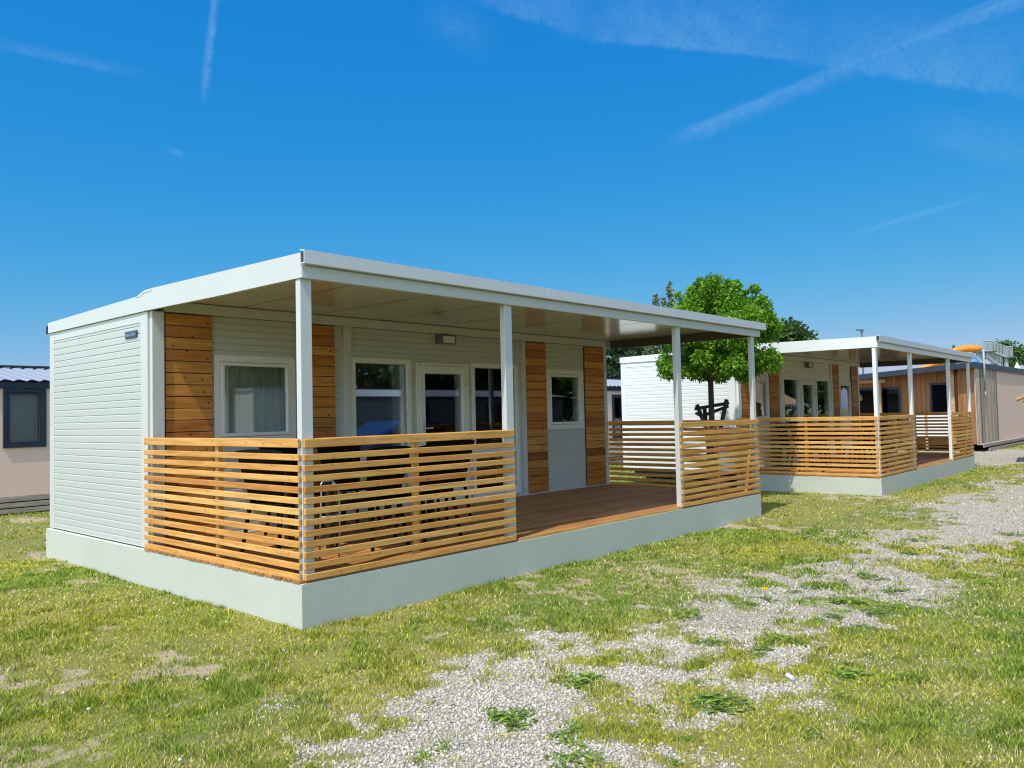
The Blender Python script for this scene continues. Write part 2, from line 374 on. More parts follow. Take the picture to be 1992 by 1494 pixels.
V = np.stack([GX, GY, GZ], -1).reshape(-1, 3); nx, ny = GX.shape
idx = np.arange(nx*ny).reshape(nx, ny); Q = np.stack([idx[:-1, :-1], idx[1:, :-1], idx[1:, 1:], idx[:-1, 1:]], -1).reshape(-1)
gnd = numpy_mesh('ground', V, Q, np.full((nx-1)*(ny-1), 4), 'ground_soil', smooth=True); gnd['kind'] = 'structure'
ca = gnd.data.color_attributes.new('cover', 'FLOAT_COLOR', 'POINT'); cc = np.ones((nx*ny, 4), np.float32)
cc[:, 0] = gr.ravel(); cc[:, 1] = so.ravel(); cc[:, 2] = gn.ravel(); ca.data.foreach_set('color', cc.ravel())
HOUSES = [(-.02, 7.79, -.02, 5.38, 0, 0, 0), (-.02, 7.56, -.02, 5.38, 11.3906, -.5467, .0222)]
def inside(x, y):
    r = np.zeros(x.shape, bool)
    for x0, x1, y0, y1, tx, ty, a in HOUSES:
        c, s = math.cos(a), math.sin(a); u = (x-tx)*c+(y-ty)*s; v = -(x-tx)*s+(y-ty)*c
        if tx > 1: r |= (u > x0) & (u < x1) & (v > y0) & (v < 2.7)
        else: r |= (u > x0) & (u < x1) & (v > y0) & (v < y1)
    r |= (x > 26.6) & (y > 1.2)
    return r
# ------------------------------------------------------------------ grass blades (uncountable: one object)
def blades(n, rmin, rmax, power, hmul=1.0):
    u = RNG.random(n); r = (rmin**power+u*(rmax**power-rmin**power))**(1/power)
    a = np.radians(RNG.uniform(-6, 92, n)); x = CAM[0]+r*np.cos(a); y = CAM[1]+r*np.sin(a)
    g, s, gn_ = cover(x, y)
    clump = fbm(x, y, 6.0, 77, 3); big = fbm(x, y, 1.6, 5, 3)
    keep = RNG.random(n) < np.clip(1.05-g*.99, 0.0, 1)**1.15*(1-s*.72)*np.clip(.62+1.6*(clump-.35), .30, 1)
    keep &= ~inside(x, y)
    x, y, r, gn_, clump, big = (q[keep] for q in (x, y, r, gn_, clump, big)); n = len(x)
    tuft = sstep(clump*.62+big*.38, .49, .61)
    h = (.010+.018*RNG.random(n)*(.6+.6*clump)+.030*tuft*RNG.random(n))*hmul
    w = np.maximum(.0030, r*.00092)*RNG.uniform(.8, 1.6, n)
    th = RNG.uniform(0, 2*PI, n); ln = RNG.uniform(.2, 1.1, n)*h; la = RNG.uniform(0, 2*PI, n)
    z = gheight(x, y)-.004
    dx, dy = np.cos(th)*w/2, np.sin(th)*w/2
    P = np.empty((n, 5, 3)); bx, by = np.cos(la)*ln, np.sin(la)*ln
    P[:, 0] = np.stack([x-dx, y-dy, z], -1); P[:, 1] = np.stack([x+dx, y+dy, z], -1)
    P[:, 2] = np.stack([x+dx*.8+bx*.4, y+dy*.8+by*.4, z+h*.62], -1); P[:, 3] = np.stack([x-dx*.8+bx*.4, y-dy*.8+by*.4, z+h*.62], -1)
    P[:, 4] = np.stack([x+bx, y+by, z+h*1.02], -1)
    moss = np.array([.50, .47, .050]); grn = np.array([.27, .38, .042]); dark = np.array([.095, .205, .03]); straw = np.array([.66, .54, .25])
    k = np.clip(gn_+RNG.normal(0, .22, n), 0, 1)[:, None]
    c = moss*(1-k)+grn*k
    d = (tuft*RNG.uniform(.0, .8, n))[:, None]; c = c*(1-d)+dark*d
    dry = sstep(fbm(x, y, 1.3, 63, 4)+.12*sstep(cover(x, y)[0], .05, .5), .44, .60)
    st = (RNG.random(n) < (.11+.32*dry)*(1-.6*tuft))[:, None]; c = np.where(st, straw, c)*RNG.uniform(.45, 1.5, n)[:, None]
    T = np.repeat(c[:, None, :], 5, 1)
    return P, T
parts = [blades(230000, 2.6, 5.2, 1.6), blades(430000, 5.0, 11, 1.4), blades(330000, 10.5, 34, 1.2)]
P = np.concatenate([p[0] for p in parts]); T = np.concatenate([p[1] for p in parts]); n = len(P)
b5 = (np.arange(n)*5)[:, None]; F = np.concatenate([b5+np.array([0, 1, 2, 3]), b5+np.array([3, 2, 4])], 1).ravel()
grass = numpy_mesh('grass', P.reshape(-1, 3), F, np.tile([4, 3], n), 'grass_blade', T.reshape(-1, 3)); grass['kind'] = 'stuff'
# ------------------------------------------------------------------ loose gravel (uncountable: one object)
def stones(n, rmin, rmax, power, smin, smax):
    u = RNG.random(n); r = (rmin**power+u*(rmax**power-rmin**power))**(1/power)
    a = np.radians(RNG.uniform(-6, 60, n)); x = CAM[0]+r*np.cos(a); y = CAM[1]+r*np.sin(a)
    g, s, _ = cover(x, y); keep = (RNG.random(n) < .85*g**1.25+.012) & ~inside(x, y); x, y = x[keep], y[keep]; n = len(x)
    s = RNG.uniform(smin, smax, n)*RNG.uniform(.6, 1.2, n)
    O = np.array([(1, 0, 0), (-1, 0, 0), (0, 1, 0), (0, -1, 0), (0, 0, .7), (0, 0, -.7), (.6, .6, .35), (-.6, .6, .35), (.6, -.6, .35), (-.6, -.6, .35)])[:6]
    P = O[None]*RNG.uniform(.55, 1.25, (n, 6, 1))*s[:, None, None]
    t = RNG.uniform(0, 2*PI, n); c, q = np.cos(t)[:, None], np.sin(t)[:, None]
    X = P[..., 0]*c-P[..., 1]*q; Y = P[..., 0]*q+P[..., 1]*c
    tl = RNG.uniform(-.5, .5, n)[:, None]; Z = P[..., 2]+X*tl
    return np.stack([X+x[:, None], Y+y[:, None], Z+gheight(x, y)[:, None]+s[:, None]*.18], -1)
S = np.concatenate([stones(105000, 2.6, 6, 1.6, .005, .0135), stones(100000, 5.5, 15, 1.3, .007, .016), stones(26000, 14, 36, 1.2, .014, .03)]); n = len(S)
tri = np.array([(0, 2, 4), (2, 1, 4), (1, 3, 4), (3, 0, 4), (2, 0, 5), (1, 2, 5), (3, 1, 5), (0, 3, 5)])
grav = numpy_mesh('loose_gravel', S.reshape(-1, 3), ((np.arange(n)*6)[:, None, None]+tri[None]).ravel(), np.full(n*8, 3), 'gravel_stone'); grav['kind'] = 'stuff'
# ------------------------------------------------------------------ mobile home
PITCH = .073
def ribs(z0, z1):
    """break points (z, inward depth) of micro-ribbed sandwich panels between z0 and z1"""
    pts = []; k = math.floor(z0/PITCH)-1
    while k*PITCH < z1+PITCH:
        b = k*PITCH
        pts += [(b, 0), (b+.024, 0), (b+.037, .007), (b+.041, .0)]; k += 1
    zs = [p[0] for p in pts]; ds = [p[1] for p in pts]
    out = [(z0, np.interp(z0, zs, ds))]+[p for p in pts if z0 < p[0] < z1]+[(z1, np.interp(z1, zs, ds))]
    return out
def rib_wall(mb, axis, plane, inward, a0, a1, z0, z1, thick=.06):
    pr = ribs(z0, z1); v = []; f = []
    for z, d in pr:
        for a in (a0, a1):
            v.append((plane+inward*d, a, z) if axis == 0 else (a, plane+inward*d, z))
    for i in range(len(pr)-1): f.append((2*i, 2*i+1, 2*i+3, 2*i+2))
    mb.add(v, f)
    lo, hi = sorted((plane+inward*.009, plane+inward*thick))
    if axis == 0: mb.box(lo, hi, a0, a1, z0, z1)
    else: mb.box(a0, a1, lo, hi, z0, z1)
def ring(mb, x0, x1, z0, z1, w, y0, y1, wb=None):
    wb = wb or w
    mb.box(x0, x0+w, y0, y1, z0, z1); mb.box(x1-w, x1, y0, y1, z0, z1)
    mb.box(x0+w, x1-w, y0, y1, z1-w, z1); mb.box(x0+w, x1-w, y0, y1, z0, z0+wb)
def curtain(x0, x1, z0, z1, y, parent, folds):
    mb = MB(); n = folds*8; v = []; f = []
    for i in range(n+1):
        x = x0+(x1-x0)*i/n; d = y+.022*math.sin(i*2*PI/8)+.008*math.sin(i*.9)
        v += [(x, d, z0), (x, d+.004*math.sin(i), z1)]
    for i in range(n): f.append((2*i, 2*i+2, 2*i+3, 2*i+1))
    mb.add(v, f); return mb.build('curtain', 'curtain_cloth', parent, smooth=True, fix=False)
def mobile_home(loc, rz, L, label, panel, trim, full_plinth):
    H = thing('mobile_home', label, 'mobile home', loc, rz, 'white flat-roofed mobile homes with slatted terraces')
    W, D, hp = 5.355, 2.69, .324; sx_ = L/7.77
    X = lambda x: x*sx_
    # plinth
    mb = MB(); t = .05
    mb.box(0, L, 0, t, -.12, hp); mb.box(L-t, L, t, W if full_plinth else D, -.12, hp); mb.box(0, t, t, W if full_plinth else D, -.12, hp)
    if full_plinth: mb.box(t, L-t, W-t, W, -.12, hp)
    mb.build('plinth', 'plinth_stucco', H, bevel=.002)
    if not full_plinth:                                     # open chassis under the living box
        mb = MB(); mb.box(.3, L-.3, 3.1, 3.25, .12, hp-.01); mb.box(.3, L-.3, 4.8, 4.95, .12, hp-.01); mb.box(.25, .45, 2.9, 5.2, .2, hp-.005)
        for x in (.9, 2.6, 4.4, 6.2):
            for y in (3.17, 4.87): mb.box(x, x+.2, y-.1, y+.1, 0, .12)
        mb.build('chassis', 'dark_metal', H)
    # deck: boards along the front
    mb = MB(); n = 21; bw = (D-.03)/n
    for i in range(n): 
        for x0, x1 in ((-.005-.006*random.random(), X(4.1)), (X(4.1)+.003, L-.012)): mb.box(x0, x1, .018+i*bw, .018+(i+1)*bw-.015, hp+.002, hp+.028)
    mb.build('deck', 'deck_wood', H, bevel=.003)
    MB().box(X(2.45), X(5.54), .004, .016, hp+.001, hp+.03).build('deck_edge_board', 'slat_wood_along_x', H)
    # living box
    mb = MB(); rib_wall(mb, 0, .044, 1, 2.842, 5.228, .353, 2.545); mb.build('gable_wall', panel, H)
    mb = MB(); mb.box(.040, .19, D, 2.84, .332, 2.648); mb.box(.040, .15, 5.23, W, .332, 2.648); mb.box(.042, .10, 2.84, 5.23, 2.548, 2.648); mb.box(.043, .10, 2.84, 5.23, .334, .351)
    mb.build('gable_frame', trim, H, bevel=.004)
    mb = MB(); rib_wall(mb, 0, X(7.726), -1, 2.842, 5.228, .353, 2.648); mb.box(X(7.6), X(7.73), D, 2.84, .332, 2.648); mb.box(X(7.6), X(7.73), 5.23, W, .332, 2.648)
    mb.build('end_wall', panel, H)
    mb = MB(); rib_wall(mb, 1, W-.004, -1, .15, X(7.6), .34, 2.65); mb.build('rear_wall', panel, H)
    mb = MB(); mb.box(.11, X(7.66), 2.78, W-.07, .345, .37); mb.box(.11, X(7.66), W-.075, W-.07, .37, 2.6); mb.box(.105, .11, 2.78, W-.07, .37, 2.6); mb.box(.11, X(7.66), 2.78, W-.07, 2.6, 2.63)
    mb.box(X(2.40), X(2.46), 2.78, W-.08, .37, 2.6); mb.box(X(5.56), X(5.62), 2.78, W-.08, .37, 2.6); mb.build('interior', 'interior_wall', H)
    # facade
    mb = MB(); B, T_ = .352, 2.65
    def rw(x0, x1, z0, z1): rib_wall(mb, 1, D, 1, X(x0), X(x1), z0, z1)
    rw(.19, .727, B, T_); rw(.727, 1.70, B, 1.31); rw(.727, 1.70, 2.25, T_); rw(1.70, 2.318, B, T_)
    rw(2.47, 5.51, 2.294, T_); rw(3.425, 3.505, .40, 2.294); rw(4.47, 4.517, .40, 2.294); rw(3.505, 4.47, 2.262, 2.294)
    rw(5.663, 6.157, B, T_); rw(6.157, 7.10, B, 1.31); rw(6.157, 7.10, 2.247, T_); rw(7.10, 7.62, B, T_)
    mb.build('facade_wall', panel, H)
    mb = MB()
    mb.box(.19, X(7.73), 2.655, D+.05, 2.655, 2.762)
    for x0, x1 in ((2.363, 2.469), (5.58, 5.662)): mb.box(X(x0), X(x1), 2.66, D+.03, B, 2.655)
    mb.box(X(7.655), X(7.735), 2.655, D-.002, .352, 2.655)
    mb.box(X(2.318), X(2.363), D+.012, D+.05, B, 2.655); mb.box(X(5.512), X(5.58), D+.012, D+.05, B, 2.655)
    mb.box(.19, X(7.73), 2.668, D-.003, .352, .372)
    mb.box(X(2.47), X(5.51), D+.004, D+.05, .374, .40)
    mb.build('facade_frame', trim, H, bevel=.003)
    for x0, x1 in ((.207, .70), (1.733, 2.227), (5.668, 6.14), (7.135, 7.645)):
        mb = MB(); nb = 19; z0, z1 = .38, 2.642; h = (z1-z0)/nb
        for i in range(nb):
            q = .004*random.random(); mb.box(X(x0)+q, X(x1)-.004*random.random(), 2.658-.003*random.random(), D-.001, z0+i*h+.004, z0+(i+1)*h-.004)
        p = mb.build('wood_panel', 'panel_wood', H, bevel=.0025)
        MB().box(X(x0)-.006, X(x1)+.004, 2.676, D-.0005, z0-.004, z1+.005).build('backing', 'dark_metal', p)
    def window(x0, x1, z0, z1, folds, c0, c1):
        w = MB(); ring(w, X(x0), X(x1), z0, z1, .072, 2.672, 2.74); fr = w.build('window', 'window_plastic', H, bevel=.004)
        w = MB(); ring(w, X(x0)+.076, X(x1)-.076, z0+.076, z1-.076, .038, 2.664, 2.735); sa = w.build('sash', 'window_plastic', fr, bevel=.005)
        MB().box(X(x0)+.11, X(x1)-.11, 2.700, 2.724, z0+.11, z1-.11).build('pane', 'window_glass', fr, bevel=0)
        curtain(X(x0)+(X(x1)-X(x0))*c0, X(x0)+(X(x1)-X(x0))*c1, z0+.02, z1, 2.79, fr, folds)
    window(.727, 1.70, 1.31, 2.25, 9, .05, .97); window(6.157, 7.10, 1.31, 2.247, 4, .55, .95)
    for x0, x1, c0, c1 in ((2.47, 3.42, .78, .99), (4.52, 5.505, .30, .42)):
        w = MB(); ring(w, X(x0), X(x1), .40, 2.293, .068, 2.672, 2.74, .12); w.box(X(x0)+.068, X(x1)-.068, 2.680, 2.73, 1.02, 1.085); fr = w.build('tall_window', 'window_plastic', H, bevel=.004)
        mb = MB(); mb.box(X(x0)+.064, X(x1)-.064, 2.700, 2.724, .515, 1.022); mb.box(X(x0)+.064, X(x1)-.064, 2.700, 2.724, 1.083, 2.23); mb.build('pane', 'window_glass', fr)
        curtain(X(x0)+(X(x1)-X(x0))*c0, X(x0)+(X(x1)-X(x0))*c1, .42, 2.28, 2.80, fr, 3)
    x0, x1 = 3.507, 4.467
    w = MB(); w.box(X(x0), X(x0)+.03, 2.672, 2.74, .40, 2.26); w.box(X(x1)-.03, X(x1), 2.672, 2.74, .40, 2.26); w.box(X(x0)+.03, X(x1)-.03, 2.672, 2.74, 2.23, 2.26)
    fr = w.build('door_frame', 'window_plastic', H, bevel=.003)
    w = MB(); ring(w, X(x0)+.034, X(x1)-.034, .405, 2.226, .105, 2.660, 2.73, .19); w.box(X(x0)+.139, X(x1)-.139, 2.668, 2.725, 1.02, 1.10); dr = w.build('door', 'window_plastic', H, bevel=.006)
    mb = MB(); mb.box(X(x0)+.135, X(x1)-.135, 2.700, 2.724, .59, 1.024); mb.box(X(x0)+.135, X(x1)-.135, 2.700, 2.724, 1.098, 2.125); mb.build('pane', 'window_glass', dr)
    hx = X(x0)+.09
    mb = MB(); mb.cbox((hx, 2.652, 1.36), (.032, .014, .24)); mb.tube([(hx, 2.65, 1.40), (hx, 2.61, 1.40)], .010); mb.tube([(hx, 2.61, 1.40), (hx+.13, 2.612, 1.40)], .0095); mb.build('handle', 'white_trim', dr)
    mb = MB(); mb.cbox((X(x1)-.05, 2.650, 1.98), (.11, .02, .045)); mb.cbox((X(x1)-.03, 2.649, 1.915), (.022, .022, .10)); mb.build('hinge', 'white_trim', dr)
    mb = MB(); mb.cbox((X(x1)-.05, 2.650, .62), (.05, .02, .10)); mb.build('hinge', 'white_trim', dr)
    # lamp and plate
    mb = MB(); mb.box(X(3.862), X(3.932), 2.60, D, 2.523, 2.64); mb.box(X(3.932), X(4.165), 2.60, D, 2.523, 2.536); mb.box(X(3.932), X(4.165), 2.60, D, 2.627, 2.64); mb.box(X(4.150), X(4.165), 2.60, D, 2.536, 2.627)
    lp = mb.build('wall_lamp', 'lamp_grey', H, bevel=.004); MB().box(X(3.932), X(4.150), 2.612, D, 2.536, 2.627).build('diffuser', 'lamp_glass', lp)
    mb = MB(); mb.box(.030, .0435, 2.912, 3.188, 2.412, 2.482); pl = mb.build('name_plate', 'plate_blue', H, bevel=.003)
    mb = MB(); y = 3.17
    for k, (wd, hh, dz) in enumerate(((.012, .034, 0), (.02, .020, -.006), (.014, .03, .002), (.02, .018, -.004), (.012, .036, .002), (.018, .02, -.006), (.01, .032, .004), (.016, .022, -.004), (.012, .028, 0))):
        mb.box(.0285, .0300, y-wd, y, 2.446+dz-hh/2, 2.446+dz+hh/2); y -= wd+.011
    mb.build('lettering', 'plate_mark', pl)
    # canopy and roof
    top = [(W+.005, 2.776), (2.89, 2.812), (2.71, 2.853), (2.53, 2.856), (-.002, 2.816)]
    fas = [(-.002, 2.624), (1.3, 2.632), (D-.03, 2.651), (W+.005, 2.652)]
    R_ = X(7.905)
    mb = MB(); mb.prism([(.0, 2.626)]+fas[1:]+top[:-1]+[(.0, 2.816)], 0, .022, .062); mb.build('gable_fascia', trim, H)
    mb = MB(); mb.prism([(2.545, 2.851), (2.72, 2.848), (2.90, 2.806), (2.80, 2.80), (2.72, 2.826), (2.55, 2.832)], 0, .0185, .0215); mb.build('flashing_cap', trim, H)
    mb = MB(); mb.prism([(.0, 2.626)]+fas[1:]+top[:-1]+[(.0, 2.816)], 0, R_-.04, R_); mb.build('end_fascia', trim, H); MB().box(R_-.052, R_-.041, .034, 2.65, 2.632, 2.765).build('end_lining', 'taupe_metal', H)  # thin taupe sheet over the inner face of the end fascia
    mb = MB(); mb.prism([(-.0, 2.80), (W, 2.76), (W, 2.772), (2.89, 2.808), (2.71, 2.849), (2.53, 2.852), (0, 2.812)], 0, .0625, R_-.0405); mb.build('roof', 'gutter_metal', H)
    mb = MB(); mb.box(.024, R_, -.012, .030, 2.624, 2.72); mb.box(.03, R_, .004, .03, 2.72, 2.81); mb.build('front_beam', trim, H, bevel=.004)
    mb = MB(); g0, g1 = .012, X(8.0)
    mb.prism([(-.012, 2.728), (-.012, 2.736), (-.058, 2.736), (-.058, 2.822), (-.004, 2.832), (-.002, 2.838), (-.066, 2.830), (-.066, 2.728)], 0, g0, g1)
    mb.box(g1-.004, g1, -.058, -.006, 2.736, 2.826); 
    for q in (X(2.9), X(5.35)): mb.box(q, q+.035, -.0675, -.0655, 2.727, 2.831)
    gu = mb.build('gutter', 'gutter_metal', H)
    mb = MB(); mb.box(.022, .03, -.0575, -.0125, 2.7365, 2.822); mb.box(.012, .0215, -.040, -.034, 2.7365, 2.80); mb.box(.012, .0215, -.0575, -.041, 2.765, 2.771); mb.build('hollow_end_shade', 'dark_metal', gu)  # dark plate stands in for the shade inside the hollow gutter end, plus webs
    mb = MB(); mb.box(.05, X(7.8), W+.006, W+.09, 2.655, 2.66); mb.box(.05, X(7.8), W+.085, W+.09, 2.66, 2.745); mb.box(.05, .055, W+.006, W+.085, 2.66, 2.72); mb.box(.03, .05, W+.085, W+.095, 2.65, 2.75); mb.box(.03, .05, W+.006, W+.085, 2.737, 2.75)
    mb.build('rear_gutter', 'dark_metal', H)
    mb = MB(); k = 0; x = .065; xe = R_-.055
    npan = 8; pw = (xe-x)/npan
    for i in range(npan): mb.box(x+i*pw, x+(i+1)*pw, .032, 2.652, 2.766, 2.795)
    ce = mb.build('ceiling', 'soffit_metal', H); mb = MB(); mb.box(.066, R_-.056, .031, .045, 2.7648, 2.7657); mb.box(.066, R_-.056, 2.640, 2.6515, 2.7648, 2.7657)
    for i in range(1, npan): mb.box(x+i*pw-.007, x+i*pw+.007, .045, 2.640, 2.7648, 2.7657)
    mb.build('panel_joints', 'taupe_metal', ce)
    # canopy posts
    for x0, x1, y0, y1 in ((.032, .135, .026, .088), (X(2.325), X(2.432), .024, .088), (X(5.545), X(5.648), .024, .088), (X(7.685), X(7.765), .024, .088), (.062, .185, 2.630, 2.686)):
        MB().box(x0, x1, y0, y1, hp+.002 if y0 > 1 else hp+.002, 2.6235 if y0 < 1 else 2.65).build('canopy_post', trim, H, bevel=.004)
    # railings: 13 slats each
    zs = [(1.337, 1.403)]+[(1.29-.0817*i-.048, 1.29-.0817*i) for i in range(12)]
    def rail(axis, a0, a1, p, out, mids, wood_):
        mb = MB()
        lo, hi = sorted((p, p+out*.024))
        for j, (z0, z1) in enumerate(zs):
            dz = random.uniform(-.003, .003); e0 = random.uniform(-.003, .003); e1 = random.uniform(-.004, .004)
            if axis == 0: mb.box(a0+e0, a1+e1, lo, hi, z0+dz, z1+dz)
            else: mb.box(lo, hi, a0+e0, a1+e1, z0+dz, z1+dz)
        rl = mb.build('railing', wood_, H, bevel=.003)
        q0, q1 = sorted((p-out*.002, p-out*.04)); mb = MB()
        if axis == 0: mb.box(a0+.115, a1-.10, q0, q1, 1.345, 1.407)
        else: mb.box(q0, q1, a0+.075, a1-.03, 1.345, 1.407)
        mb.build('top_board', wood_, rl, bevel=.003)
        for c in mids:
            q0, q1 = sorted((p-out*.002, p-out*.05)); mb = MB()
            if axis == 0: mb.box(c-.025, c+.025, q0, q1, hp+.027, 1.344)
            else: mb.box(q0, q1, c-.025, c+.025, hp+.027, 1.344)
            mb.build('rail_post', 'slat_wood_upright', rl, bevel=.003)
    rail(1, .030, 2.68, .024, -1, (1.31,), 'slat_wood_along_y')
    rail(0, X(.036), X(2.405), .022, -1, (X(1.17),), 'slat_wood_along_x')
    rail(0, X(5.55), X(7.765), .022, -1, (X(6.56),), 'slat_wood_along_x')
    rail(1, .030, 2.66, X(7.745), 1, (1.31,), 'slat_wood_along_y')
    return H
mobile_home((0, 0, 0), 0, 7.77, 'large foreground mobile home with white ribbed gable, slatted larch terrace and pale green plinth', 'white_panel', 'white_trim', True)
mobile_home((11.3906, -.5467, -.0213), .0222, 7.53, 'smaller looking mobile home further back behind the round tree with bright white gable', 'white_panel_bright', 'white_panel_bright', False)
# ------------------------------------------------------------------ terrace furniture
def make_chair(label):
    t = thing('terrace_chair', label, 'chair', group='dark plastic chairs on the terraces')
    mb = MB(); mb.box(-.22, .22, -.21, .22, .415, .445); mb.build('seat', 'black_plastic', t, bevel=.01)
    mb = MB(); v = []; f = []; nx_, nz_ = 6, 6                        # curved back, wider at the top
    for side in (0, 1):
        for j in range(nz_+1):
            s = j/nz_; w = .20+.085*s
            for i in range(nx_+1):
                a = i/nx_*2-1; v.append((a*w, -.20-.10*s+.035*a*a+side*.016, 44e-2+.50*s-.02*abs(a)**3*(j == nz_)))
    st = (nx_+1)*(nz_+1)
    for side in (0, 1):
        for j in range(nz_):
            for i in range(nx_):
                q = side*st+j*(nx_+1)+i; f.append((q, q+1, q+nx_+2, q+nx_+1))
    for i in range(nx_):
        for j in (0, nz_): q = j*(nx_+1)+i; f.append((q, q+1, q+1+st, q+st))
    for j in range(nz_):
        for i in (0, nx_): q = j*(nx_+1)+i; f.append((q, q+nx_+1, q+nx_+1+st, q+st))
    mb.add(v, f); mb.build('backrest', 'black_plastic', t, smooth=True)
    for x in (-1, 1):
        for y in (-1, 1):
            mb = MB(); mb.tube([(x*.19, y*.18, .415), (x*.225, y*.23-(.02 if y < 0 else 0), 0)], [.021, .017], 6); mb.build('leg', 'black_plastic', t)
    return t
def make_table(label):
    t = thing('terrace_table', label, 'table', group='dark terrace tables')
    mb = MB(); mb.box(-.72, .72, -.42, .42, .70, .735); mb.build('tabletop', 'dark_wood', t, bevel=.006)
    mb = MB(); mb.box(-.60, .60, -.35, .35, .64, .699); mb.build('apron', 'dark_wood', t)
    for x in (-.63, .63):
        for y in (-.35, .35): MB().box(x-.03, x+.03, y-.03, y+.03, 0, .699).build('leg', 'dark_wood', t, bevel=.004)
    return t
DK = .351
ch = make_chair('dark chair at the left end of the table, nearest the gable side railing'); ch.location = (.72, 1.45, DK); ch.rotation_euler = (0, 0, -PI/2+.25)
CH = [((1.28, .80), .10, 'dark chair backing onto the near front railing, beside the corner post'),
      ((1.95, .78), -.06, 'dark chair backing onto the near front railing, beside its middle post'),
      ((1.35, 2.12), PI+.05, 'dark chair between table and wall, under the curtained window'),
      ((2.02, 2.10), PI-.1, 'dark chair between table and wall, in front of the left tall window'),
      ((2.78, 1.45), PI/2+.2, 'dark chair at the right end of the table, in front of the glazed door')]
for (x, y), r, lb in CH: dup(ch, (x, y, DK), r, lb)
tb = make_table('dark table among chairs on the near terrace, behind the corner railing'); tb.location = (1.66, 1.45, DK)
c2, s2 = math.cos(.0222), math.sin(.0222)
def P2(x, y): return (11.3906+c2*x-s2*y, -.5467+s2*x+c2*y, DK-.0213)
dup(tb, P2(1.75, 1.45), .02, 'dark table on the far terrace, behind its orange lit railing')
for (x, y), r, lb in (((.85, 1.45), -PI/2, 'dark chair on the far terrace, at the table end by the side railing'), ((1.35, .82), .05, 'dark chair on the far terrace backing onto the front railing, by the corner post'),
                      ((2.05, .80), -.1, 'dark chair on the far terrace backing onto the front railing, away from the corner'), ((1.4, 2.1), PI, 'dark chair on the far terrace by the wall, left of the glazed door'), ((2.1, 2.1), PI, 'dark chair on the far terrace by the wall, in front of the tall glass')):
    dup(ch, P2(x, y), r, lb)
# folding airer standing on the near deck
ar = thing('folding_airer', 'grey metal folding frame standing on the near deck just behind the corner post', 'airer', (.72, .62, DK))
for s in (-1, 1):
    mb = MB(); mb.tube([(s*.10-.05, -.02, 0), (s*.10, .03, .35), (s*.09+.02, .06, .60), (s*.05, .07, .64)], .008, 6); mb.build('leg', 'grey_metal', ar, smooth=True)
mb = MB(); mb.tube([(-.09, .06, .60), (-.05, .07, .66), (.05, .07, .66), (.11, .06, .60)], .009, 6)
for k in range(3): mb.tube([(-.10, .03+.01*k, .36+.07*k), (.11, .03+.01*k, .36+.07*k)], .006, 6)
mb.build('crossbar', 'grey_metal', ar, smooth=True)
# ------------------------------------------------------------------ trees
def leaf_cloud(centers, radii, n, size, cols, elong=1.6, droop=.3, shell=.55):
    """n leaf quads spread through clumps (ellipsoids)"""
    centers = np.array(centers, float); radii = np.array(radii, float)
    if radii.ndim == 1: radii = np.repeat(radii[:, None], 3, 1)
    wgt = radii.prod(1)**(2/3); k = RNG.choice(len(centers), n, p=wgt/wgt.sum())
    d = RNG.normal(size=(n, 3)); d /= np.linalg.norm(d, axis=1)[:, None]
    r = shell+(1-shell)*RNG.random(n)**.8; r = np.where(RNG.random(n) < .25, RNG.random(n)**.5, r)*RNG.uniform(.88, 1.14, n)
    p = centers[k]+d*radii[k]*r[:, None]
    a = d+RNG.normal(0, .7, (n, 3)); a[:, 2] -= droop; a /= np.linalg.norm(a, axis=1)[:, None]
    b = np.cross(a, RNG.normal(size=(n, 3))); b /= np.linalg.norm(b, axis=1)[:, None]
    s = size*RNG.uniform(.6, 1.35, n)[:, None]
    Q = np.stack([p-a*s*elong*.5, p+b*s*.5, p+a*s*elong*.5, p-b*s*.5], 1)
    nrm = np.cross(a, b); Q[:, 1] += nrm*s*.12; Q[:, 3] += nrm*s*.12
    cols = np.array(cols); t = RNG.random(n)[:, None]; ck = RNG.random(len(centers))[k][:, None]
    c = cols[0]*(1-t)+cols[1]*t; c = c*(.82+.36*ck)*RNG.uniform(.8, 1.2, n)[:, None]
    return Q, np.repeat(c[:, None], 4, 1)
def crown_obj(name, Q, T, parent, mat='foliage'):
    n = len(Q); o = numpy_mesh(name, Q.reshape(-1, 3), np.arange(n*4), np.full(n, 4), mat, T.reshape(-1, 3)); o.parent = parent; return o
def trunk_obj(h, r0, r1, limbs, parent, bend=.05, mat='bark'):
    mb = MB(); pts = [(bend*math.sin(3*t)*h*.2, bend*math.cos(2.3*t)*h*.12-bend*h*.12, h*t) for t in np.linspace(0, 1, 9)]
    mb.tube(pts, [r0*(1.25 if i == 0 else 1)+(r1-r0)*i/8 for i in range(9)], 9)
    for (s, e, r) in limbs:
        s = Vector(s); e = Vector(e); m_ = (s+e)/2+Vector((0, 0, .08*(e-s).length)); mb.tube([s, m_, e], [r, r*.7, r*.25], 6)
    return mb.build('trunk', mat, parent, smooth=True)
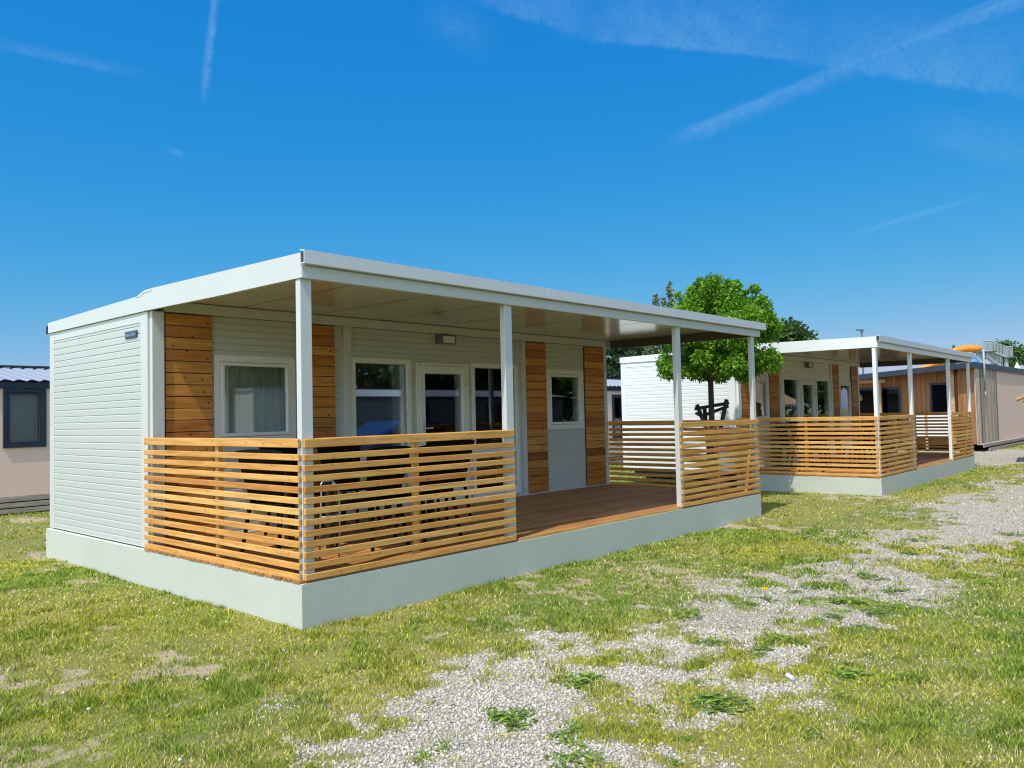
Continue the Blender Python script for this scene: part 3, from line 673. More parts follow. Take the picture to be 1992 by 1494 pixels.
# clipped globe tree between the two homes
TP = CAM+.89*(np.array([11.09, 2.54, 0])-CAM); TP[2] = 0
tr = thing('globe_tree', 'bright green round-crowned young tree between the two white homes', 'tree', tuple(TP))
rt = np.array([CR[0], CR[1]])/np.hypot(CR[0], CR[1]); dp = np.array([-rt[1], rt[0]]); off = rt*.19
cen = []; rad = []
for i in range(84):
    d = RNG.normal(size=3); d /= np.linalg.norm(d); q = RNG.uniform(.45, .92)
    c = d*np.array([1.0, 1.0, .86])*q; c[2] = max(c[2], -.55)
    cen.append((off[0]+c[0], off[1]+c[1], 2.93+c[2])); rad.append(RNG.uniform(.18, .30))
for i in range(34):                                                    # flat hem of hanging leaves
    a = RNG.uniform(0, 2*PI); q = RNG.uniform(.25, .98); cen.append((off[0]+q*math.cos(a), off[1]+q*math.sin(a), 2.30+RNG.uniform(-.10, .14))); rad.append(RNG.uniform(.14, .22))
for i in range(34):                                                    # loose shoots breaking the outline
    a = RNG.uniform(0, 2*PI); e = RNG.uniform(-.15, 1.3); q = RNG.uniform(.97, 1.08)
    cen.append((off[0]+q*math.cos(a)*math.cos(e), off[1]+q*math.sin(a)*math.cos(e), 2.93+.88*q*math.sin(e))); rad.append(RNG.uniform(.05, .12))
Q, T = leaf_cloud(cen, rad, 100000, .031, [(.07, .185, .010), (.20, .40, .018)], 2.1, .55, .3)
crown_obj('crown', Q, T, tr)
trunk_obj(2.45, .062, .045, [((0, 0, 2.0+.03*k), (off[0]+.6*math.cos(a), off[1]+.6*math.sin(a), 2.7+.4*math.sin(3*a)), .03) for k, a in enumerate(np.linspace(0, 6, 9))], tr, .03)
st = thing('tree_stakes', 'dark crossed wooden stakes tied around the trunk of the round tree', 'tree stake', tuple(TP))
def L3(a, b, z): return (rt[0]*a+dp[0]*b, rt[1]*a+dp[1]*b, z)
tops = [L3(-.27, -.12, 1.66), L3(.30, .05, 1.74), L3(-.04, .30, 1.60)]; feet = [L3(.02, -.42, 0), L3(-.12, .02, -.05), L3(.25, .25, 0)]
feet = [L3(.0, -.12, 0.9), L3(.10, .05, .9), L3(-.02, .18, .9)]
for a, b in zip(tops, feet):
    a, b = Vector(a), Vector(b); low = b+(b-a)*1.0; low = Vector((b.x+(b.x-a.x)*.25, b.y+(b.y-a.y)*.25, 0)); MB().tube([low, b, a], .038, 7).build('stake', 'dark_wood', st)
for i, (a, b) in enumerate(((0, 1), (1, 2), (2, 0))):
    p, q = Vector(tops[a]), Vector(tops[b]); e = (q-p)*.06; dz = Vector((0, 0, (-.07, -.13, -.16)[i])); MB().tube([p-e+dz, q+e+dz], .030, 7).build('crossbar', 'dark_wood', st)
def tree(name, label, pos, h, crown, n, size, cols, base=.25, group='trees behind the homes', lobes=26, seed=1, spread=1.0):
    """broadleaf: many clumps spread on an ellipsoid, uneven outline"""
    rg = np.random.default_rng(seed); t = thing(name, label, 'tree', pos, group=group)
    cx, cz = crown; cen = []; rad = []; zc = h-cz
    for i in range(lobes):
        d = rg.normal(size=3); d /= np.linalg.norm(d); q = rg.uniform(.35, .92)*spread
        cen.append((d[0]*cx*q, d[1]*cx*q, zc+d[2]*cz*q)); rad.append(rg.uniform(.20, .42)*min(cx, cz))
    Q, T = leaf_cloud(cen, rad, n, size, cols, 1.5, .2, .4); crown_obj('crown', Q, T, t)
    lim = [((0, 0, h*base*(1+.1*i)), cen[i*2 % lobes], .035*h/6) for i in range(8)]
    trunk_obj(zc+cz*.2, .03*h, .012*h, lim, t, .04); return t
def conifer(label, pos, h, w, n, seed, group='trees behind the homes', cols=((.018, .05, .018), (.05, .095, .03))):
    rg = np.random.default_rng(seed); t = thing('conifer_tree', label, 'tree', pos, group=group); cen = []; rad = []; lim = []
    k = int(h*5)
    for i in range(k):
        s = i/k; z = h*(.10+.88*s); r = w*(1-s)**.85*rg.uniform(.55, 1.1)+.08; a = i*2.4+rg.uniform(-.3, .3)
        for q in (.35, .65, .95): cen.append((r*q*math.cos(a), r*q*math.sin(a), z-.12*r*q)); rad.append((.13*w*(1.25-.6*q), .13*w*(1.25-.6*q), .09*w))
        lim.append(((0, 0, z), (r*.9*math.cos(a), r*.9*math.sin(a), z-.1*r), .02))
    Q, T = leaf_cloud(cen, rad, n, .11, cols, 2.2, .5, .3); crown_obj('crown', Q, T, t)
    trunk_obj(h*.97, .022*h, .006*h, lim, t, .01); return t
def gpos(u, d):
    p = at(u, 850, d); return (p[0], p[1], 0.0)
def hgt(v, d, u=1300): return float(at(u, v, d)[2])
DG = [(.035, .075, .018), (.075, .135, .03)]
def spires(label, pos, tips, n, size, cols, seed):
    rg = np.random.default_rng(seed); t = thing('poplar_tree', label, 'tree', pos, group='trees behind the homes'); cen = []; rad = []
    for (a, h) in tips:
        for k in range(15):
            f = k/14; z = h-.25-f*3.6; w = .10+.42*f**.8
            cen.append((rt[0]*(a+rg.normal(0, w*.5)), rt[1]*(a+rg.normal(0, w*.5)), z)); rad.append((.16+.22*f, .16+.22*f, .22))
    Q, T = leaf_cloud(cen, rad, n, size, cols, 1.5, .2, .2); crown_obj('crown', Q, T, t)
    hm = max(h for a, h in tips); trunk_obj(hm*.75, .10, .03, [((0, 0, hm*.4), (rt[0]*a, rt[1]*a, h-.4), .03) for a, h in tips], t, .02); return t
spires('sparse grey-green tree with thin spires, showing left of the round tree above the roof', gpos(1290, 36), [(-.55, hgt(592, 36, 1265)), (-.15, hgt(566, 36, 1285)), (.15, hgt(574, 36, 1297)), (.5, hgt(543, 36, 1312))], 5200, .10, [(.13, .17, .09), (.22, .27, .14)], 4)
conifer('dark green conifer seen under the canopy beside the post of the near home', gpos(1203, 38), hgt(668, 38, 1203)+1.2, 2.0, 9000, 5)
tree('broad_tree', 'dense grey-green trees under the canopy edge, above the far white gable', gpos(1262, 44), hgt(655, 44, 1262)+1.0, (2.4, 2.9), 9000, .16, [(.05, .09, .04), (.11, .16, .08)], lobes=34, seed=8)
conifer('dark conifer low beside the corrugated roof, left of the far white gable', gpos(1192, 33), hgt(716, 33, 1192), 1.7, 7000, 15)
tree('broad_tree', 'dark green full-crowned tree right of the round tree, above the far canopy roof', gpos(1524, 34), hgt(597, 34, 1522), (1.85, 3.0), 16000, .125, DG, lobes=44, seed=9)
tree('broad_tree', 'mid green rounded tree at the right edge behind the slide stairs', gpos(1972, 82), hgt(660, 82, 1972), (2.75, 4.7), 9000, .2, [(.05, .11, .022), (.10, .19, .035)], lobes=36, seed=12)
tree('broad_tree', 'small green tree top above the dark cabin roof, between two canopy posts', gpos(1778, 48), hgt(703, 48, 1778), (.9, 1.5), 2600, .14, [(.08, .17, .025), (.13, .24, .03)], lobes=16, seed=22)
tree('broad_tree', 'tiny green tree top beside the orange slide leg above the cabin roof', gpos(1822, 55), hgt(708, 55, 1822), (.5, 1.2), 1200, .14, [(.08, .17, .025), (.13, .24, .03)], lobes=10, seed=23)
tree('broad_tree', 'small bushy tree top behind the last canopy post of the far home', gpos(1858, 56), hgt(702, 56, 1858), (.8, 1.3), 1800, .15, [(.07, .15, .025), (.11, .21, .03)], lobes=12, seed=25)
# ------------------------------------------------------------------ pink-grey neighbours behind
def corr_roof(mb, x0, x1, y0, z0, y1, z1, wl=.21, amp=.013):
    n = int((x1-x0)/wl*8); v = []; f = []
    for i in range(n+1):
        x = x0+(x1-x0)*i/n; ph = (i % 8)/8; d = amp*(1 if .2 < ph < .6 else (-1 if ph > .75 or ph < .05 else 0))
        for (y, z) in ((y0, z0), (y1, z1)): v += [(x, y, z+d), (x, y, z+d-.006)]
    for i in range(n):
        a = i*4; f += [(a, a+4, a+6, a+2), (a+1, a+3, a+7, a+5), (a, a+1, a+5, a+4), (a+2, a+6, a+7, a+3)]
    mb.add(v, f)
def back_home(label, loc, rz, x0, x1, wins, depth=4.0, grp='pink-grey homes with dark roof edges', wall='pink_board'):
    """wall on local y=0 facing -y"""
    H = thing('grey_home', label, 'mobile home', loc, rz, grp)
    mb = MB(); cuts = sorted(wins); xs = x0
    for a, b, z0, z1 in cuts:
        mb.box(xs, a, 0, .12, .30, 2.30); mb.box(a, b, 0, .12, .30, z0); mb.box(a, b, 0, .12, z1, 2.30); xs = b
    mb.box(xs, x1, 0, .12, .30, 2.30)
    mb.box(x0, x0+.12, .12, depth, .30, 2.3); mb.box(x1-.12, x1, .12, depth, .30, 2.3); mb.box(x0, x1, depth, depth+.12, .30, 2.3); mb.box(x0+.12, x1-.12, .12, depth, .30, .34)
    mb.build('wall', wall, H)
    mb = MB()
    for k in range(3): mb.box(x0, x1, -.03, -.005, .005+k*.103, .088+k*.103)
    sk = mb.build('skirting', 'grey_board_flat', H, bevel=.003); mb = MB(); mb.box(x0+.03, x1-.03, .0, .04, -.05, .299); mb.build('backing', 'black_plastic', sk)
    mb = MB(); mb.box(x0-.15, x1+.15, -.05, -.004, 2.215, 2.325); mb.box(x0-.15, x1+.15, -.004, .1, 2.301, 2.335); mb.build('fascia', 'navy_trim', H, bevel=.005)
    mb = MB(); corr_roof(mb, x0-.2, x1+.2, -.075, 2.36, depth*.6, 2.73); corr_roof(mb, x0-.2, x1+.2, depth*.6, 2.73, depth+.25, 2.38); mb.build('roof', 'roof_white', H, fix=False)
    MB().box(x0-.22, x1+.22, depth*.6-.14, depth*.6+.14, 2.742, 2.775).build('ridge_cap', 'navy_trim', H)
    for a, b, z0, z1 in wins:
        w = MB(); ring(w, a, b, z0, z1, .065, -.035, .10); fr = w.build('window', 'navy_trim', H, bevel=.004)
        w = MB(); ring(w, a+.067, b-.067, z0+.067, z1-.067, .035, -.02, .09); w.build('sash', 'navy_trim', fr, bevel=.003)
        MB().box(a+.1, b-.1, .03, .05, z0+.1, z1-.1).build('pane', 'window_glass', fr)
        MB().box(a+.03, b-.03, .13, .135, z0+.03, z1-.03).build('blind', 'interior_wall', fr)
    return H
back_home('pink-grey home at the left edge with one dark window and corrugated roof', (1.46, 10.91, 0), 0, -8.2, 3.9, [(-.36, .33, 1.16, 2.21), (-4.5, -3.6, 1.16, 2.21)])
back_home('pink-grey home glimpsed in the gap between the near terrace and the far white gable', (16.6, 8.9, 0), 0, -3.2, 4.6, [(.20, .86, .75, 2.10)])
# ------------------------------------------------------------------ timber cabin at the right
CB = thing('timber_cabin', 'dark-roofed timber cabin with grey boards and a pink end wall at the right', 'cabin', (26.6, 1.2, 0))
mb = MB()                                                        # grey upright boards on the corner, facing the viewer
x = .0
while x < 3.17:
    w = random.uniform(.13, .19); mb.box(x, min(x+w-.006, 3.18), -.03-.008*random.random(), .0, .24+.02*random.random(), 2.78); x += w
mb.build('grey_boards', 'grey_board', CB, bevel=.004)
mb = MB(); mb.box(3.21, 12.2, -.012, .10, .24, 2.82); mb.build('end_wall', 'pink_board', CB)
MB().box(3.175, 3.21, -.03, .02, .24, 2.80).build('corner_trim', 'navy_trim', CB)
mb = MB(); mb.box(0.02, 3.17, .001, .1, .24, 2.8); mb.build('board_backing', 'dark_metal', CB)
mb = MB()
for k in range(2): mb.box(-.02 if k else .35, 12.2, -.30+.08*k, -.26+.08*k, .015+.12*k, .10+.12*k)
mb.box(-.02, 12.2, -.22, -.02, .215, .245); mb.build('skirting', 'grey_board_flat', CB, bevel=.004)
mb = MB(); yy = .0                                               # brown upright boards under the eave, facing the homes
def bw_(y0, y1, z0, z1, mb=mb):
    y = y0
    while y < y1-.01:
        w = min(random.uniform(.13, .18), y1-y); mb.box(.42-.006*random.random(), .45, y+.002, y+w-.004, z0, z1); y += w
bw_(.52, .80, .24, 2.9); bw_(.80, 1.47, 2.33, 2.9); bw_(.80, 1.47, .24, .62); bw_(1.47, 2.42, .24, 2.75); bw_(2.42, 3.95, 2.25, 2.7); bw_(3.95, 4.6, .24, 2.6); bw_(4.6, 6.6, 2.2, 2.5); bw_(6.6, 8.2, .24, 2.5)
bw_(2.42, 3.95, .24, .30); bw_(4.6, 6.6, .24, .30)
y = .0
while y < .50: mb.box(.0, .03, y+.002, y+.122, .24, 2.80); y += .126
mb.box(.03, .45, .49, .51, .24, 2.8)
mb.build('brown_boards', 'brown_board', CB, bevel=.004)
mb = MB(); mb.box(.45, 11.8, .10, .14, .24, 2.6); mb.box(.46, 11.8, .14, 8.2, .2, .26); mb.box(11.7, 11.8, .14, 8.2, .26, 2.6); mb.box(.45, 11.8, 8.2, 8.3, .26, 2.5); mb.build('inner_wall', 'interior_wall', CB)
for y0, y1, z0, z1 in ((.80, 1.47, .62, 2.33), (2.42, 3.95, .30, 2.25), (4.6, 6.6, .30, 2.2)):
    w = MB(); q = .07
    w.box(.40, .48, y0, y0+q, z0, z1); w.box(.40, .48, y1-q, y1, z0, z1); w.box(.40, .48, y0+q, y1-q, z1-q, z1); w.box(.40, .48, y0+q, y1-q, z0, z0+q)
    if y1-y0 > 1: w.box(.405, .475, (y0+y1)/2-.04, (y0+y1)/2+.04, z0+q, z1-q)
    fr = w.build('window', 'navy_trim', CB, bevel=.004); MB().box(.435, .455, y0+q-.01, y1-q+.01, z0+q-.01, z1-q+.01).build('pane', 'dim_glass', fr)
# roof: ridge near the corner, falling to the left and to the right
mb = MB(); mb.prism([(-.041, 2.895), (9.2, 2.28), (9.2, 2.34), (-.041, 2.955)], 0, -.42, 12.4)
mb.build('roof', 'steel_dark', CB)
mb = MB(); mb.prism([(-.041, 2.768), (9.2, 2.155), (9.2, 2.335), (-.041, 2.948)], 0, -.46, -.421); mb.prism([(-.45, 2.77), (6.0, 2.74), (12.4, 2.71), (12.4, 2.90), (6, 2.93), (-.45, 2.96)], 1, -.075, -.042); mb.build('roof_fascia', 'navy_trim', CB)
mb = MB(); v = []
for i in range(84):                                              # corrugated lower roof strip to the left
    pass
corr = MB(); n = 90; vv = []; ff = []
for i in range(n+1):
    y = 3.3+5.8*i/n; d = .015*math.sin(i*PI/2); z = 2.60-.065*(y-3.3)
    vv += [(-.44, y, z+d), (2.5, y, z+d+.14)]
for i in range(n): ff.append((2*i, 2*i+1, 2*i+3, 2*i+2))
corr.add(vv, ff).build('corrugated_strip', 'gutter_metal', CB, fix=False)
mb = MB(); mb.box(.05, .17, 2.82, 7.6, 2.40, 2.53); mb.build('terrace_beam', 'pale_beam', CB, bevel=.008)
for y0, y1 in ((2.98, 3.10), (6.8, 6.8)):
    mb = MB(); mb.prism([(.06, .24), (.17, .24), (.17, 2.40), (.06, 2.40)], 1, y0, y0+.12); mb.build('terrace_post', 'pale_beam', CB, bevel=.006)
mb = MB(); mb.box(.06, .17, .62, .73, .24, 2.60); mb.box(-.1, .40, .61, .74, 2.601, 2.72); mb.build('eave_post', 'pale_beam', CB, bevel=.006)
mb = MB()
for k in range(4): mb.box(.02, .06, 2.6, 7.4, .40+.16*k, .50+.16*k)
mb.box(.02, .08, 2.6, 7.4, 1.06, 1.12); mb.build('terrace_rail', 'dark_wood', CB, bevel=.004)
mb = MB(); mb.tube([(1.0, -.11, 2.02), (.98, -.11, 3.42)], .032, 8); mb.tube([(1.0, -.11, 1.80), (1.0, -.11, 1.98)], .022, 8); mb.build('downpipe', 'steel_pale', CB, smooth=True)
# white wind screen standing at the cabin terrace, rattan pendant
ws = thing('wind_screen', 'white panel screen in a wooden frame standing beside the cabin wall', 'screen', (26.85, 1.75, .1))
mb = MB(); mb.box(-.03, .0, .02, 1.35, .35, 1.12); mb.build('panel', 'white_cloth', ws); 
mb = MB(); mb.box(-.05, .02, .98, 1.06, -.1, 1.2); mb.box(-.05, .02, 1.35, 1.42, -.1, 1.2); mb.box(-.05, .02, -.05, .02, -.1, 1.2); mb.box(-.04, .01, .02, 1.35, 1.13, 1.19); mb.build('frame', 'pale_beam', ws, bevel=.005)
pd = thing('pendant_lamp', 'woven dome pendant lamp hanging from the cabin terrace beam', 'lamp', (27.2, 6.1-.95, 0))
pz = 1.82
mb = MB(); pr = [(.06, pz+.30), (.16, pz+.26), (.25, pz+.16), (.28, pz), (.25, pz-.04)]
v = []; f = []; nn = 16
for r, z in pr:
    for j in range(nn): v.append((r*math.cos(2*PI*j/nn), r*math.sin(2*PI*j/nn), z))
for i in range(len(pr)-1):
    for j in range(nn): f.append((i*nn+j, i*nn+(j+1) % nn, (i+1)*nn+(j+1) % nn, (i+1)*nn+j))
mb.add(v, f); mb.build('lamp_shade', 'rattan', pd, smooth=True); MB().tube([(0, 0, pz+.29), (0, 0, 2.41)], .01, 6).build('cord', 'black_plastic', pd)
# eave of the small wooden hut that juts in at the right edge
hp_ = at(1975, 777, 21.0)
ht = thing('garden_hut', 'yellow-brown wooden hut eave jutting in at the right edge', 'hut', (hp_[0], hp_[1], 0))
zt = hp_[2]; ey = Vector((hp_[0]-CAM[0]+.25, hp_[1]-CAM[1]-.5, 0)).normalized(); ex = Vector((ey.y, -ey.x, 0))
def HQ(a, b, z): return ex*a+ey*b+Vector((0, 0, z))
def hpoly(mb, poly, b0, b1):
    n = len(poly); mb.add([HQ(a, b0, z) for a, z in poly]+[HQ(a, b1, z) for a, z in poly], [tuple(range(n)), tuple(range(2*n-1, n-1, -1))]+[(i, i+n, (i+1) % n+n, (i+1) % n) for i in range(n)])
mb = MB(); hpoly(mb, [(0, zt-.05), (1.8, zt+.75), (3.6, zt-.05), (3.6, zt+.03), (1.8, zt+.84), (0, zt+.03)], -.2, 2.2); mb.build('roof', 'pale_beam', ht, bevel=.01)
mb = MB(); hpoly(mb, [(.62, 0), (3.0, 0), (3.0, zt+.15), (1.8, zt+.70), (.62, zt+.15)], .0, 2.0); mb.build('wall', 'brown_board', ht)
mb = MB(); hpoly(mb, [(.14, zt-.06), (.30, zt+.0), (.30, zt-.13), (.14, zt-.13)], -.12, .0); mb.build('rafter', 'slat_wood_along_x', ht)
# street lamp behind the far home
lp = at(1684, 850, 30.0); lz = hgt(637, 30.0, 1682)
sl = thing('street_lamp', 'dark street lamp head on a pole above the far canopy roof', 'street lamp', (lp[0], lp[1], 0))
mb = MB(); mb.tube([(0, 0, 0), (0, 0, 2.2), (0, 0, lz-.16)], [.05, .04, .035], 10); mb.build('pole', 'steel_dark', sl, smooth=True)
mb = MB(); hd = ex*-1
mb.cbox(Vector((0, 0, lz-.07))+hd*.06, (.26, .10, .05), Matrix.Rotation(math.atan2(hd.y, hd.x), 3, 'Z') @ Matrix.Rotation(-.12, 3, 'Y')); mb.tube([(0, 0, lz-.2), (0, 0, lz-.08)], .045, 10); mb.build('lamp_head', 'steel_dark', sl, bevel=.015)
# ------------------------------------------------------------------ water slide and its tower, far right
DS = 70.0
def far(u, v, dd=0.0): return Vector(at(u, v, DS+dd))
WS = thing('water_slide', 'orange tube water slide rising behind the dark cabin roof', 'water slide', tuple(far(1880, 850)[:2])+(0,)); o0 = Vector(WS.location)
mb = MB(); mb.tube([far(1838, 687)-o0, far(1862, 681)-o0, far(1880, 678)-o0, far(1900, 678)-o0, far(1906, 681)-o0], [.16, .26, .31, .31, .28], 14); mb.build('upper_tube', 'orange_plastic', WS, smooth=True)
mb = MB(); mb.tube([far(1786, 719)-o0, far(1800, 715)-o0, far(1815, 708)-o0, far(1830, 706)-o0, far(1850, 700, 3)-o0], [.18, .2, .22, .22, .2], 12); mb.build('lower_tube', 'orange_plastic', WS, smooth=True)
mb = MB()
for u, v in ((1853, 672), (1856, 671), (1812, 712), (1828, 706), (1838, 704)): 
    p = far(u, v)-o0; mb.tube([(p.x, p.y, -.1), (p.x, p.y, p.z)], .06, 6)
mb.build('support', 'steel_dark', WS)
TW = thing('slide_tower', 'grey steel stair tower with platform beside the orange slide', 'stair tower', tuple(far(1905, 850)[:2])+(0,)); o0 = Vector(TW.location)
mb = MB(); 
for u, v, r in ((1901, 667, .14), (1906, 686, .20), (1957, 695, .18)): p = far(u, v)-o0; mb.tube([(p.x, p.y, 0), (p.x, p.y, p.z)], r, 8)
mb.build('column', 'steel_pale', TW)
mb = MB(); p = far(1907, 685)-o0; mb.cbox(p, (1.0, 1.0, .12)); p = far(1963, 695)-o0; mb.cbox(p, (1.1, 1.1, .09)); p = far(1925, 684)-o0; mb.cbox(p, (.9, .9, .09)); mb.build('platform', 'steel_dark', TW)
mb = MB()
def stair(p, q, n, w=.5):
    p, q = far(*p)-o0, far(*q)-o0; s = ey*w*.5
    for k in (-1, 1):
        mb.tube([p+s*k, q+s*k], .09, 5); mb.tube([p+s*k+Vector((0, 0, .9)), q+s*k+Vector((0, 0, .9))], .05, 5)
        for i in range(n+1): r = p.lerp(q, i/n)+s*k; mb.tube([r, r+Vector((0, 0, .9))], .032, 4)
    for i in range(n): r = p.lerp(q, (i+.5)/n); mb.cbox(r, (.25, .5, .04))
stair((1914, 684), (1928, 684), 5); stair((1926, 683), (1955, 694), 10); stair((1956, 695), (1970, 695), 6); stair((1918, 688), (1935, 708), 8); stair((1926, 697), (1950, 716), 8)
mb.build('stairs', 'steel_pale', TW)
mb = MB()
for u0, v0, u1, v1 in ((1890, 697, 1903, 704), (1896, 693, 1904, 700), (1908, 700, 1920, 693)):
    a, b = far(u0, v0)-o0, far(u1, v1)-o0; c = far((u0+u1)/2, max(v0, v1)+4)-o0; mb.add([a, b, c, a+ey*.4, b+ey*.4, c+ey*.4], [(0, 1, 2), (3, 5, 4), (0, 3, 4, 1), (1, 4, 5, 2), (2, 5, 3, 0)])
mb.build('sun_sail', 'steel_dark', TW)
mb = MB(); mb.tube([far(1884, 712)-o0, far(1892, 706)-o0, far(1900, 704)-o0], .4, 10); mb.build('blue_chute', 'slide_blue', TW, smooth=True)
pp = far(1985, 850, 5); pa = thing('parasol', 'closed white parasol beside the slide at the right edge', 'parasol', (pp.x, pp.y, 0)); z1 = float(at(1985, 704, DS+5)[2]); z0 = z1-.75
mb = MB(); mb.tube([(0, 0, z0), (0, 0, z0+.25), (0, 0, z1)], [.30, .25, .02], 8); mb.build('canopy', 'white_cloth', pa); MB().tube([(0, 0, 0), (0, 0, z0+.1)], .04, 6).build('pole', 'steel_pale', pa)
# ------------------------------------------------------------------ what stands behind the viewer (it shows in the window panes)
back_home('dark grey home with white roof mirrored in the tall windows of the near home', (21, -13.5, 0), PI, -6, 6.5, [(-1.6, -.7, .9, 2.1), (2.6, 3.5, .9, 2.1)], grp='homes mirrored in the window panes', wall='steel_dark')
bx = thing('site_container', 'white ribbed container mirrored in the curtained window of the near home', 'container', (8.0, -9.0, 0), .0)
mb = MB()
for i in range(15): mb.box(i*.2, i*.2+.12, -.03, .0, .15, 2.35)
mb.box(0, 3, -2.4, -.03, .15, 2.35); mb.build('body', 'white_trim', bx); MB().box(-.05, 3.05, -2.45, .03, 2.352, 2.44).build('roof', 'roof_white', bx); MB().box(.1, 2.9, -2.3, -.1, 0, .15).build('base', 'dark_metal', bx)
car = thing('parked_car', 'blue car mirrored in the tall windows of the near home', 'car', (12.3, -7.6, 0), .05)
prof = [(-2.1, .30), (2.05, .28), (2.12, .62), (1.95, .82), (1.05, .98), (.35, 1.42), (-.9, 1.46), (-1.75, 1.05), (-2.12, .95)]
mb = MB(); mb.prism(prof, 1, -.86, .86); b_ = mb.build('body', 'car_blue', car, bevel=.08)
mb = MB(); mb.prism([(.92, 1.0), (.32, 1.36), (-.82, 1.40), (-1.55, 1.06)], 1, -.868, .868); mb.build('side_window', 'car_glass', car)
for x in (-1.35, 1.3):
    for y in (-.80, .80):
        mb = MB(); mb.tube([(x, y-.11, .32), (x, y+.11, .32)], .32, 20); w = mb.build('wheel', 'tyre_black', car); mb = MB(); mb.tube([(x, y-.115, .32), (x, y+.115, .32)], .2, 14); mb.build('rim', 'chrome_rim', w)
gh = thing('gabled_cabin', 'brown gabled cabin mirrored in the windows of the far home', 'cabin', (41, -9.5, 0), .05)
mb = MB(); mb.box(-3, 3, -4, 0, 0, 2.2); mb.add([(-3, 0, 2.2), (3, 0, 2.2), (0, 0, 3.3), (-3, -4, 2.2), (3, -4, 2.2), (0, -4, 3.3)], [(0, 1, 2), (3, 5, 4)]); mb.build('wall', 'brown_board', gh)
mb = MB(); mb.prism([(-3.3, 2.05), (0, 3.28), (3.3, 2.05), (3.3, 2.17), (0, 3.42), (-3.3, 2.17)], 1, -4.3, .4); mb.build('roof', 'pale_beam', gh)
mb = MB(); mb.box(-1.2, -.2, .0, .02, .1, 2.0); mb.box(.6, 1.8, .0, .02, .9, 1.9); mb.build('window', 'car_glass', gh)
LB = 'dark tree in the row behind the viewer, mirrored in the panes'
protos_t = [tree('broad_tree', LB, (x, y, 0), h, (w, h*.45), 6500, .3, DG, group='trees mirrored in the window panes', lobes=34, seed=50+k) for k, (x, y, h, w) in enumerate(((-6, -23, 8, 3.8), (1, -24, 9.5, 4.4), (8, -25, 8.5, 4.2)))]
for k, (x, y) in enumerate(((14, -24), (19.5, -26), (25, -24), (30, -26), (36, -24), (42, -26), (49, -23), (56, -22), (63, -20), (70, -21), (58, -15), (66, -15))): dup(protos_t[k % 3], (x, y, 0), k*1.3)
# ------------------------------------------------------------------ weeds and small things on the ground
def weed(seed, R=.11, n=60):
    rg = np.random.default_rng(seed); Q = []; C_ = []; fc = []; cnt = []
    ax, ay = R*rg.uniform(.8, 1.3), R*rg.uniform(.5, .9)
    for i in range(n):
        a = rg.uniform(0, 2*PI); L_ = rg.uniform(.022, .055)*(R/.11)**.5; w = L_*rg.uniform(.22, .42); up = rg.uniform(.1, .9)
        ca, sa = math.cos(a), math.sin(a); base = len(Q); rr = rg.random()**.6; t0 = rg.uniform(0, 2*PI); ox, oy = ax*rr*math.cos(t0), ay*rr*math.sin(t0); oz = .030*(1-rr)*rg.random()*R/.11
        c = (np.array([.15, .25, .038]) if rg.random() < .65 else np.array([.26, .34, .05]))*rg.uniform(.55, 1.35)
        for t, ww in ((0, .3), (.35, .9), (.7, 1), (1, .1)):
            r = L_*t; z = oz+up*L_*(t-.55*t*t)+.003
            for s in (-1, 1): Q.append((ox+ca*r-sa*w*ww*s*.5, oy+sa*r+ca*w*ww*s*.5, z)); C_.append(c)
        for j in range(3): fc += [base+2*j, base+2*j+1, base+2*j+3, base+2*j+2]; cnt.append(4)
    return numpy_mesh('weed_plant', np.array(Q), np.array(fc), np.array(cnt), 'weed_leaf', np.array(C_))
protos = [weed(100+i, .11+.03*(i % 3), 64+26*(i % 3)) for i in range(5)]
WP = [(970, 1390), (1110, 1420), (1130, 1325), (1690, 1120), (1580, 1140), (1545, 1150), (1490, 1165), (1460, 1172), (1630, 1165), (1340, 1195), (1280, 1205), (1180, 1220), (1380, 1250), (1310, 1480), (1330, 1430), (1090, 1435),
      (1360, 1365), (1400, 1362), (1270, 1375), (1130, 1480), (1120, 1450), (1480, 1260), (1510, 1240), (1560, 1250), (1470, 1275), (1350, 1320), (1440, 1310), (1650, 1220), (1700, 1190), (1730, 1180), (1790, 1165), (1740, 1150), (1650, 1310),
      (1660, 1290), (1580, 1420), (1680, 1215), (1780, 1050), (1770, 1075), (1840, 1065), (1910, 1070), (1860, 1000), (1960, 1040), (1650, 1170), (1620, 1195), (1720, 1190), (1100, 1120), (1180, 1100), (990, 1400), (950, 1380), (1020, 1385), (860, 1450), (820, 1470)]
for i, (u, v) in enumerate(WP):
    r = ray(u, v); q = CAM+r*(-CAM[2]/r[2]); s = random.uniform(.45, 1.05)*(1.4 if i in (0, 3, 28, 29, 17, 47) else 1)
    o = protos[i] if i < 5 else protos[i % 5].copy()
    if i >= 5: COL.objects.link(o)
    o.location = (q[0], q[1], float(gheight(np.array(q[0]), np.array(q[1])))); o.rotation_euler = (0, 0, random.uniform(0, 6)); o.scale = (s, s*random.uniform(.7, 1.2), s*.8)
    tag(o, 'broad-leaved green weed growing in the gravel track or the grass beside it', 'weed', 'weeds in the gravel track')
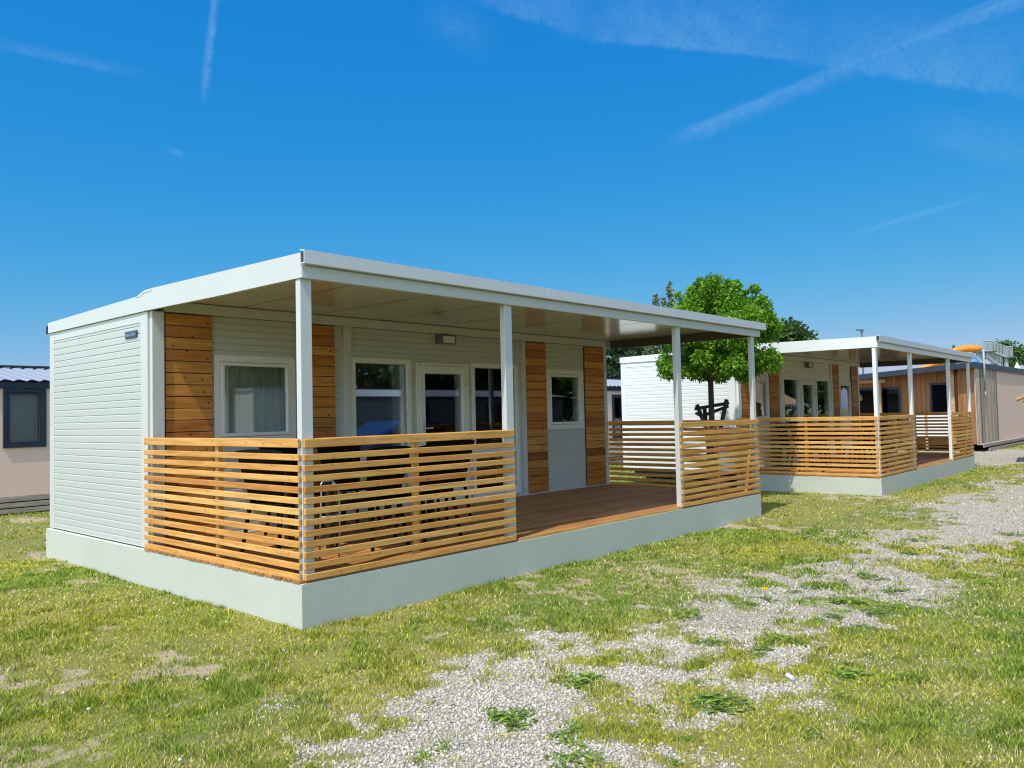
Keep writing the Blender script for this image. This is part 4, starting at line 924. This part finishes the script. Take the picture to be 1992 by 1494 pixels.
def gp(u, v):
    r = ray(u, v); q = CAM+r*(-CAM[2]/r[2]); return Vector((q[0], q[1], float(gheight(np.array(q[0]), np.array(q[1])))))
q = gp(1488, 1160); fl = thing('dandelion', 'single yellow dandelion flower in the gravel track', 'flower', tuple(q))
mb = MB(); mb.tube([(0, 0, 0), (.004, 0, .045), (.004, .002, .06)], .0025, 5); mb.build('stem', 'weed_leaf', fl)
mb = MB(); v = [(0, 0, .066)]; 
for j in range(22):
    a = 2*PI*j/22; rr = .026 if j % 2 else .019; v.append((rr*math.cos(a), rr*math.sin(a), .062+.008*(j % 3)))
mb.add(v, [(0, 1+j, 1+(j+1) % 22) for j in range(22)]); mb.tube([(0, 0, .056), (0, 0, .070)], [.014, .017], 10); mb.build('flower_head', 'flower_yellow', fl, fix=False)
q = gp(1537, 1317); tb_ = thing('plastic_tube', 'small white plastic tube lying in the grass beside the track', 'plastic tube', tuple(q), math.radians(-38+90))
mb = MB(); mb.tube([(-.032, 0, .016), (.032, 0, .016)], .0135, 12); mb.build('body', 'flower_white', tb_, smooth=False); MB().tube([(-.038, 0, .016), (-.0325, 0, .016)], .010, 12).build('cap', 'white_trim', tb_)
for i, (u, v) in enumerate(((123, 1357), (180, 1161), (160, 1167), (256, 1171), (268, 1170), (305, 1203), (404, 1325), (440, 1214), (1062, 1255), (1076, 1275), (350, 1486), (172, 1389), (916, 1282), (1025, 1120))):
    q = gp(u, v); c = MB(); rr = random.uniform(.006, .010); pr = [(0, .022), (rr*.8, .023), (rr, .028), (rr*.7, .033), (0, .035)]; vv = []; ff = []
    for r_, z in pr:
        for j in range(7): vv.append((r_*math.cos(j*2*PI/7), r_*math.sin(j*2*PI/7), z))
    for a in range(4):
        for j in range(7): ff.append((a*7+j, a*7+(j+1) % 7, (a+1)*7+(j+1) % 7, (a+1)*7+j))
    c.add(vv, ff); c.tube([(0, 0, 0), (0, 0, .023)], .002, 4)
    o = c.build('clover_flower', 'flower_white', None, fix=False); o.location = q; tag(o, 'small white clover blossom dotted in the grass', 'flower', 'white clover blossoms in the grass')
